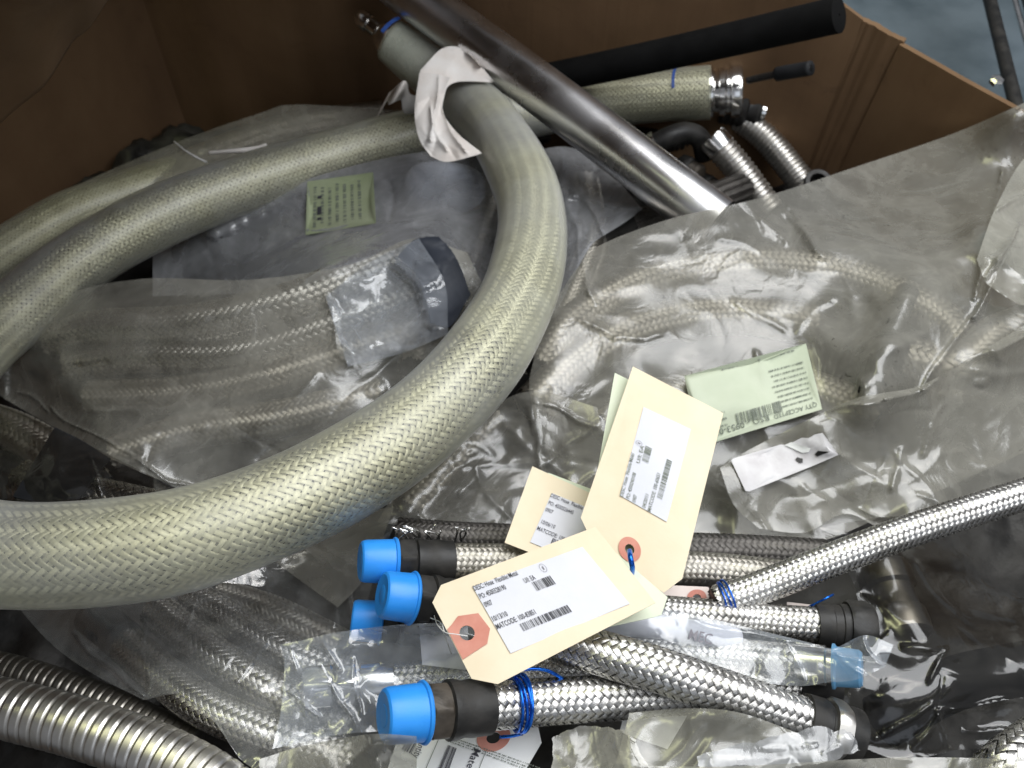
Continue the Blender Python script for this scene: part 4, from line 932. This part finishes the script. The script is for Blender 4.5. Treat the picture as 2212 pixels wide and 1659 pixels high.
t6, P6 = hose_thing('braided_hose', 'long bright braided hose slanting up to the right edge', [(1545, 1302, .0), (1620, 1278, .006), (1800, 1208, .012), (2000, 1135, .016), (2300, 1040, .018)], .0093, 'braid', 16, lift=.95)
def wire_loop(label, P, i, R, r=.0008, n=3, tails=(), spread=.0012):
    T, Nn, B = frames(P); t = thing('blue_wire_tie', label, 'wire tie', tuple(P[i]))
    for k in range(n):
        th = np.linspace(0, 2 * np.pi, 60); c = P[i] + T[i] * (k - (n - 1) / 2) * spread
        rr_ = R + r + .0003 * k
        Q = c + (np.cos(th)[:, None] * Nn[i] + np.sin(th)[:, None] * B[i]) * (rr_ + .0004 * np.sin(3 * th + k))[:, None] + T[i] * (.0011 * np.sin(th * 1 + k * 1.3))[:, None]
        tube('wire', Q, r, 'bluewire', t, 8, False)
    for q in tails: tube('wire', path(q, .0015), r * 1.1, 'bluewire', t, 8)
    return t
i = int(np.argmin(np.hypot(*(proj(P6) - [1572, 1294]).T))); wire_loop('blue wire around the lower end of the long slanting hose', P6, i, .0095, .0005, 3, [[(1585, 1280, .006), (1598, 1300, .004), (1606, 1312, .002)]], .0012)
P = path([(1745, 1312, .0), (1765, 1302, .006), (1785, 1292, .01), (1800, 1284, .008)], .0015); tag(tube('blue_wire', P, .0006, 'bluewire', None, 8), 'short blue wire under the slanting hose beside the black coupling', 'wire')

t5, P5 = hose_thing('braided_hose', 'braided hose with a thick black coupling at its right end', [(1400, 1322, -.004), (1500, 1330, .0), (1640, 1341, .0), (1768, 1350, .0)], .0096, 'braid', 16, lift=.9)
ax = P5[-1] - P5[-5]; ax /= np.linalg.norm(ax)
lathe('ferrule', P5[-1] - ax * .002, ax, [(0, .0098), (0, .0112), (.008, .0116), (.0085, .0112), (.0125, .0114), (.013, .0120), (.0165, .0122), (.017, .009)], 'black', t5)
lathe('coupling', P5[-1] + ax * .0145, ax, [(0, .009), (0, .0135), (.002, .0145), (.011, .0145), (.0135, .013), (.0135, .010), (.006, .009), (.006, 0)], 'black', t5, 72, .0158)

# H3 in small clear bag with chrome fitting
t3, P3 = hose_thing('braided_hose', 'braided hose with chrome fitting in the small clear bag at left', [(852, 1472, -.012), (1000, 1462, -.012), (1150, 1452, -.010), (1300, 1452, -.012), (1460, 1478, -.018)], .0100, 'braid', 16, lift=.7)
ax = P3[0] - P3[4]; ax /= np.linalg.norm(ax)
lathe('ferrule', P3[0] - ax * .001, ax, [(0, .0098), (.001, .0103), (.018, .0103), (.019, .0085), (.024, .0080), (.024, .0)], 'chrome', t3)
lathe('hex_nut', P3[0] + ax * .020, ax, [(0, .008), (0, .0108), (.0012, .0118), (.008, .0118), (.0092, .0108), (.0092, .0078)], 'chrome', t3, 72, .0122)
lathe('hex_nut', P3[0] + ax * .032, ax, [(0, .008), (0, .0108), (.0012, .0120), (.014, .0120), (.0155, .0105), (.0155, .0082), (.004, .007), (.004, 0)], 'chrome', t3, 72, .0125)
pf = tag_map([(905, 1348, .004), (1010, 1342, .006), (1014, 1448, .004), (912, 1436, .002)]); pt = plate('paper_slip', [(0, 0), (1, 0), (1, 1), (0, 1)], pf, 'paper', None, nx=6, ny=6, thick=.0003); tag(pt, 'plain white paper slip in the small clear bag left of the front tag', 'paper')
splat_pts(pf(*np.meshgrid(np.linspace(0, 1, 30), np.linspace(0, 1, 30))))
s1 = sheet('plastic_bag', 'film_clear', [(606, 1392), (640, 1386), (740, 1364), (900, 1347), (1060, 1350)], [(588, 1618), (640, 1606), (740, 1586), (850, 1578), (1060, 1560)], left=[(606, 1392), (614, 1440), (606, 1540), (588, 1618)],
      label='small clear bag around the chrome fitted hose left of the front tag', seed=101, crink=.0024, nrand=34, rand_len=(15, 90), res=3.5, off=.0015,
      folds=[(700, 1385, 735, 1450, .006, 4), (640, 1450, 660, 1540, .006, 5), (620, 1500, 700, 1545, .006, 5), (760, 1430, 770, 1540, .004, 4), (615, 1400, 640, 1480, .004, 4), (690, 1430, 760, 1560, .004, 4)])

# H1 front hose with blue cap
t1, P1 = hose_thing('braided_hose', 'foreground braided hose with the largest blue cap and hexagon nut', [(1045, 1527, .036), (1150, 1518, .027), (1300, 1508, .020), (1460, 1496, .012), (1600, 1486, .002), (1720, 1478, -.006)], .0113, 'braid', 16, lift=.8)
fit_end(t1, P1, .0113, scale=.97)
i = int(np.argmin(np.hypot(*(proj(P1) - [1124, 1520]).T)))
wire_loop('shiny blue wire looped round the foreground hose and its hanging tag', P1, i, .0116, .0008, 4, [[(1118, 1476, .034), (1112, 1455, .040), (1140, 1445, .040), (1180, 1448, .036), (1215, 1466, .03)], [(1128, 1585, .018), (1105, 1590, .012), (1080, 1592, .008)]], .0011)
# dark fitting at its far end
ax = P1[-1] - P1[-6]; ax /= np.linalg.norm(ax); lathe('ferrule', P1[-1] - ax * .004, ax, [(0, .0105), (0, .0120), (.014, .0124), (.016, .0135), (.024, .0135), (.026, .010), (.026, 0)], 'black', t1)

# H4 in second small bag
t4, P4 = hose_thing('braided_hose', 'braided hose in the long clear bag with blurred blue cap at right', [(1240, 1392, .0), (1400, 1402, .004), (1560, 1416, .006), (1725, 1432, .006)], .0094, 'braid', 16, lift=.9)
ax = P4[-1] - P4[-5]; ax /= np.linalg.norm(ax)
lathe('ferrule', P4[-1] - ax * .001, ax, [(0, .0095), (0, .0100), (.014, .0100), (.015, .0088), (.018, .0088)], 'chrome', t4)
lathe('plastic_cap', P4[-1] + ax * .0165, ax, [(0, .0085), (0, .0112), (.001, .0112), (.002, .0098), (.0125, .0092), (.014, .0080), (.014, 0)], 'fadedblue', t4)
P = path([(1250, 1352, .012), (1380, 1350, .014), (1520, 1368, .012), (1590, 1382, .008)], .003, .9, .006); rp = tube('rolled_paper', P, .0062, 'paper', None, 20); tag(rp, 'rolled white printed paper lying inside the long clear bag', 'paper'); splat_tube(P, .0062)
s2 = sheet('plastic_bag', 'film_clear', [(1200, 1345), (1290, 1322), (1430, 1316), (1600, 1352), (1740, 1386), (1800, 1400), (1868, 1372), (1930, 1393)], [(1200, 1425), (1330, 1410), (1460, 1430), (1600, 1466), (1720, 1482), (1790, 1474), (1850, 1468), (1912, 1440)],
      label='long clear bag around the hose with blurred blue cap', seed=105, crink=.0020, nrand=30, rand_len=(20, 120), res=3.5, off=.0015, bumps=[(1890, 1410, 40, .012)],
      folds=[(1760, 1400, 1900, 1440, .006, 5), (1800, 1402, 1870, 1375, .005, 5), (1500, 1345, 1740, 1392, .005, 6), (1700, 1390, 1730, 1475, .004, 5), (1810, 1410, 1860, 1465, .005, 5), (1870, 1380, 1900, 1440, .006, 5)])
mm = sheet_map(s2, [(1490, 1352), (1560, 1368), (1552, 1402), (1482, 1384)], .001)
text_part('MEC', .05, .15, .75, .85, mm, 'pencil', s2, .0004)

# H2 diagonal
t2, P2 = hose_thing('braided_hose', 'diagonal foreground braided hose coming out from under the front tag', [(1180, 1372, .022), (1290, 1408, .034), (1420, 1446, .036), (1560, 1494, .030), (1740, 1556, .018)], .0112, 'braid', 16, lift=.9)
ax = P2[-1] - P2[-5]; ax /= np.linalg.norm(ax)
lathe('ferrule', P2[-1] - ax * .002, ax, [(0, .0112), (0, .0128), (.010, .0132), (.011, .0120), (.013, .0120)], 'black', t2)
lathe('hex_nut', P2[-1] + ax * .0105, ax, [(0, .009), (0, .0140), (.0012, .0152), (.0065, .0152), (.008, .0142), (.008, .010)], 'corr', t2, 72, .0158)
lathe('end_socket', P2[-1] + ax * .0185, ax, [(0, .012), (0, .0138), (.008, .0138), (.009, .012), (.002, .010), (.002, 0)], 'black', t2)

# ------------------------------------------------------------------ bottom tags and torn film
sheet('plastic_bag', 'film_grey', [(1360, 1540), (1480, 1530), (1600, 1540), (1740, 1590)], [(1330, 1650), (1480, 1660), (1620, 1640), (1780, 1640)], label='bluish film bulging under the diagonal hose at the bottom', seed=119, crink=.002, nrand=8, bumps=[(1560, 1590, 60, .008)])
make_tag('white tag corner sticking out below the diagonal hose', [(1352, 1530, .004), (1500, 1520, .008), (1442, 1618, .004), (1338, 1582, .002)], 'whitecard', ch=((.1, .1), (.1, .1)), twist=.002)
make_tag('small tag with red eyelet behind the clear bag and the diagonal hose', [(1812, 1490, -.008), (1750, 1478, -.008), (1740, 1506, -.006), (1800, 1512, -.006)], 'eyelet', ch=((.2, .3), (.2, .3)))
t, f = make_tag('white printed tag with red eyelet hanging below the foreground hose', [(1196, 1560, .000), (1020, 1860, .004), (800, 1775, .004), (890, 1500, .0)], 'whitecard', eye=(1066, 1594), ch=((.16, .12), (.05, .05)), eye_r=.0072)
gq = sub_map(f, [(1105, 1640), (890, 1565), (845, 1680), (1060, 1755)])
cardo = [c for c in t.children if c.name.startswith('card')][0]
# text runs down the tag: frame with reading direction down-left
gq = sub_map(f, [(956, 1590), (917, 1670), (850, 1640), (885, 1560)])
def line(g, a0, b0, a1, b1, w=.006):
    plate('ruled_line', [(a0 - w, b0), (a0 + w, b0), (a1 + w, b1), (a1 - w, b1)], g, 'greyink', cardo, nx=1, ny=1, lift=.0007)
def pxm(quad): return sub_map(f, quad)
text_part('Quantity', 0, 0, 1, 1, pxm([(929, 1588), (907, 1642), (891, 1636), (915, 1582)]), 'ink', cardo, .0008)
text_part('Material', 0, 0, 1, 1, pxm([(1040, 1623), (1013, 1690), (997, 1684), (1024, 1617)]), 'ink', cardo, .0008)
bars(0, 0, 1, 1, pxm([(886, 1588), (868, 1620), (890, 1630), (908, 1596)]), 'ink', cardo, 5, .0008, 'barcode', 4, False)
bars(0, 0, 1, 1, pxm([(968, 1610), (930, 1700), (956, 1708), (988, 1618)]), 'ink', cardo, 12, .0008, 'barcode', 6, False)
for (a, b) in (((950, 1592), (908, 1690)), ((1052, 1618), (1020, 1700))):
    plate('ruled_line', [(0, 0), (1, 0), (1, 1), (0, 1)], pxm([(a[0] - .7, a[1]), (a[0] + .7, a[1]), (b[0] + .7, b[1]), (b[0] - .7, b[1])]), 'greyink', cardo, nx=1, ny=1, lift=.0008)
for k in range(3):
    bars(0, 0, 1, 1, pxm([(955 + 6 * k, 1586 + 7 * k), (1175, 1662 + 7 * k), (1174, 1664.5 + 7 * k), (954 + 6 * k, 1588.5 + 7 * k)]), 'greyink', cardo, 60, .0008, 'fine_print', 70 + k, True)
sheet('torn_film', 'film_grey', [(1195, 1592), (1250, 1572), (1340, 1576), (1375, 1598)], [(1190, 1690), (1300, 1700), (1440, 1690)], right=[(1375, 1598), (1382, 1630), (1440, 1690)], label='torn grey film with ragged edge right of the printed white tag', cat='film', seed=111, crink=.0016, nrand=10, jag=1.3, res=3)
sheet('torn_film', 'film_white', [(1505, 1634), (1600, 1606), (1700, 1585), (1775, 1570), (1842, 1588)], [(1520, 1672), (1640, 1664), (1760, 1652), (1858, 1622)], left=[(1505, 1634), (1512, 1650), (1520, 1672)], right=[(1842, 1588), (1852, 1604), (1858, 1622)], label='ragged frosted strip of torn film at the bottom under the hex nut', cat='film', seed=113, crink=.003, nrand=14, jag=1.5, res=3, off=.004,
      rand_len=(20, 90), folds=[(1560, 1620, 1760, 1600, .004, 6)])
sheet('plastic_bag', 'film_grey', [(1400, 1655), (1600, 1655), (1850, 1640), (2000, 1636), (2240, 1640)], [(1400, 1740), (1700, 1740), (2000, 1740), (2240, 1740)], label='grey bag edge running along the bottom right border', seed=115, crink=.002, nrand=8, bumps=[(1800, 1700, 300, .02)])
sheet('plastic_bag', 'film_grey', [(560, 1640), (660, 1610), (800, 1586), (900, 1590)], [(560, 1740), (700, 1740), (900, 1740)], label='dull grey film below the small clear bag at bottom centre', seed=117, crink=.003, nrand=10)
P = path([(1480, 1600, -.06), (1620, 1610, -.06), (1760, 1650, -.06)], .003); t = thing('rubber_hose', 'dark smooth hose under the diagonal hose at bottom', 'hose', tuple(P[0])); tube('rubber_tube', P, .012, 'rubber', t)

# ------------------------------------------------------------------ manila tags
ROWS = lambda desc, po, b, date, mc: dict(text=[(desc, 0.0, .39, .055), (po, 0.01, .24, .185), (b, .01, .075, .315), (date, .01, .135, .53), ('MATCODE: ' + mc, 0.005, .335, .645), ('U/I: EA', .40, .495, .20)],
      bars=[(.175, .70, .585, .81, 34), (.445, .235, .615, .375, 14)], ring=(.60, .10))
# T4 (behind)
t, f = make_tag('manila tag dated 10/06/10 lying half covered behind the other two', [(1290, 1250, .012), (1090, 1172, .012), (1150, 1007, .006), (1350, 1100, .010)], 'manila')
la = sub_map(f, [(1192, 1066), (1420, 1160), (1380, 1270), (1145, 1172)]); lab = plate('paper_label', [(0, 0), (1, 0), (1, 1), (0, 1)], la, 'paper', t, thick=.0001, lift=.0006)
print_label(lab, la, dict(text=[('DESC: Hose  Flexible Metal', .0, .40, .07), ('PO: 4500326445', .01, .25, .22), ('0907', .01, .08, .36), ('10/06/10', .02, .15, .60), ('MATCODE: 100-8', .01, .30, .74), ('U/I: EA', .42, .50, .24)], bars=[(.17, .78, .5, .93, 26)]), .0010)
t, f = make_tag('pale tag whose edge shows behind the 10/06/10 tag', [(1320, 1200, .006), (1150, 1110, .006), (1184, 1021, .000), (1340, 1080, .004)], 'manila2')
# T3 pale green tag behind T2
t, f = make_tag('pale green tag hidden behind the upright manila tag', [(1258, 1200, .030), (1328, 806, .044), (1520, 900, .044), (1450, 1280, .030)], 'manila2', ch=((.03, .05), (.03, .05)), twist=.001)
# T2 upright
t, f = make_tag('upright manila tag with faint barcode label leaning over the dirty bag', [(1236, 1172, .036), (1367, 793, .052), (1563, 891, .052), (1462, 1296, .034)], 'manila', eye=(1360, 1187), ch=((.13, .27), (.10, .12)), bend=.002, twist=.002, eye_r=.0062)
la = sub_map(f, [(1339, 1071), (1390, 880), (1492, 928), (1440, 1128)]); lab = plate('paper_label', [(0, 0), (1, 0), (1, 1), (0, 1)], la, 'paper', t, thick=.0001, lift=.0006)
r2 = ROWS('DESC: Hose  Flexible Metal', 'PO: 4500240108', '0907', '04/20/11', '100-60651'); r2['ink'] = 'greyink'; r2['text'] = [(a, b, c * 1.2 if c > .2 else c * 1.1, d) for a, b, c, d in r2['text']]
print_label(lab, la, r2, .0010)
w_ = path([(1360, 1190, .052), (1362, 1205, .056), (1366, 1226, .052), (1364, 1243, .040)], .001); tag(tube('blue_wire', w_, .0014, 'bluewire', None, 10), 'blue wire threaded through the eyelet of the upright manila tag', 'wire')
# second tag under T1
make_tag('pale tag lying directly beneath the front manila tag', [(1100, 1400, .040), (1320, 1185, .044), (1442, 1290, .044), (1428, 1330, .044)], 'manila2', ch=((.05, .05), (.05, .05)))
# T1 front
t, f = make_tag('front manila tag dated 10/13/10 resting on the blue wired hose', [(921, 1276, .050), (1286, 1139, .056), (1416, 1301, .056), (1036, 1500, .050)], 'manila', eye=(1009, 1368), ch=((.085, .12), (.10, .14)), bend=.0015, twist=.0015, eye_r=.0085, eyeshape='worn')
la = sub_map(f, [(1021, 1268), (1258, 1182), (1360, 1305), (1103, 1412)]); lab = plate('paper_label', [(0, 0), (1, 0), (1, 1), (0, 1)], la, 'paper', t, thick=.0001, lift=.0006)
print_label(lab, la, ROWS('DESC: Hose  Flexible Metal', 'PO: 4500328190', '0907', '10/13/10', '100-83851'), .0010)
# thread through the front tag's eyelet
th_ = thing('thread', 'thin pale thread tied through the worn eyelet of the front tag', 'thread', tuple(unproj(975, 1360, .05)))
for q in ([(1010, 1374, .0535), (985, 1370, .0545), (962, 1366, .054), (945, 1350, .045), (938, 1330, .035)], [(960, 1366, .053), (952, 1345, .045), (930, 1335, .03)], [(950, 1352, .045), (962, 1375, .04), (975, 1412, .03)]):
    tube('strand', path(q, .001), .00025, 'twine', th_, 6)
print('objects', len(bpy.data.objects), 'tris', sum(len(o.data.loop_triangles) if False else len(o.data.polygons) * 2 for o in bpy.data.objects if o.type == 'MESH'))
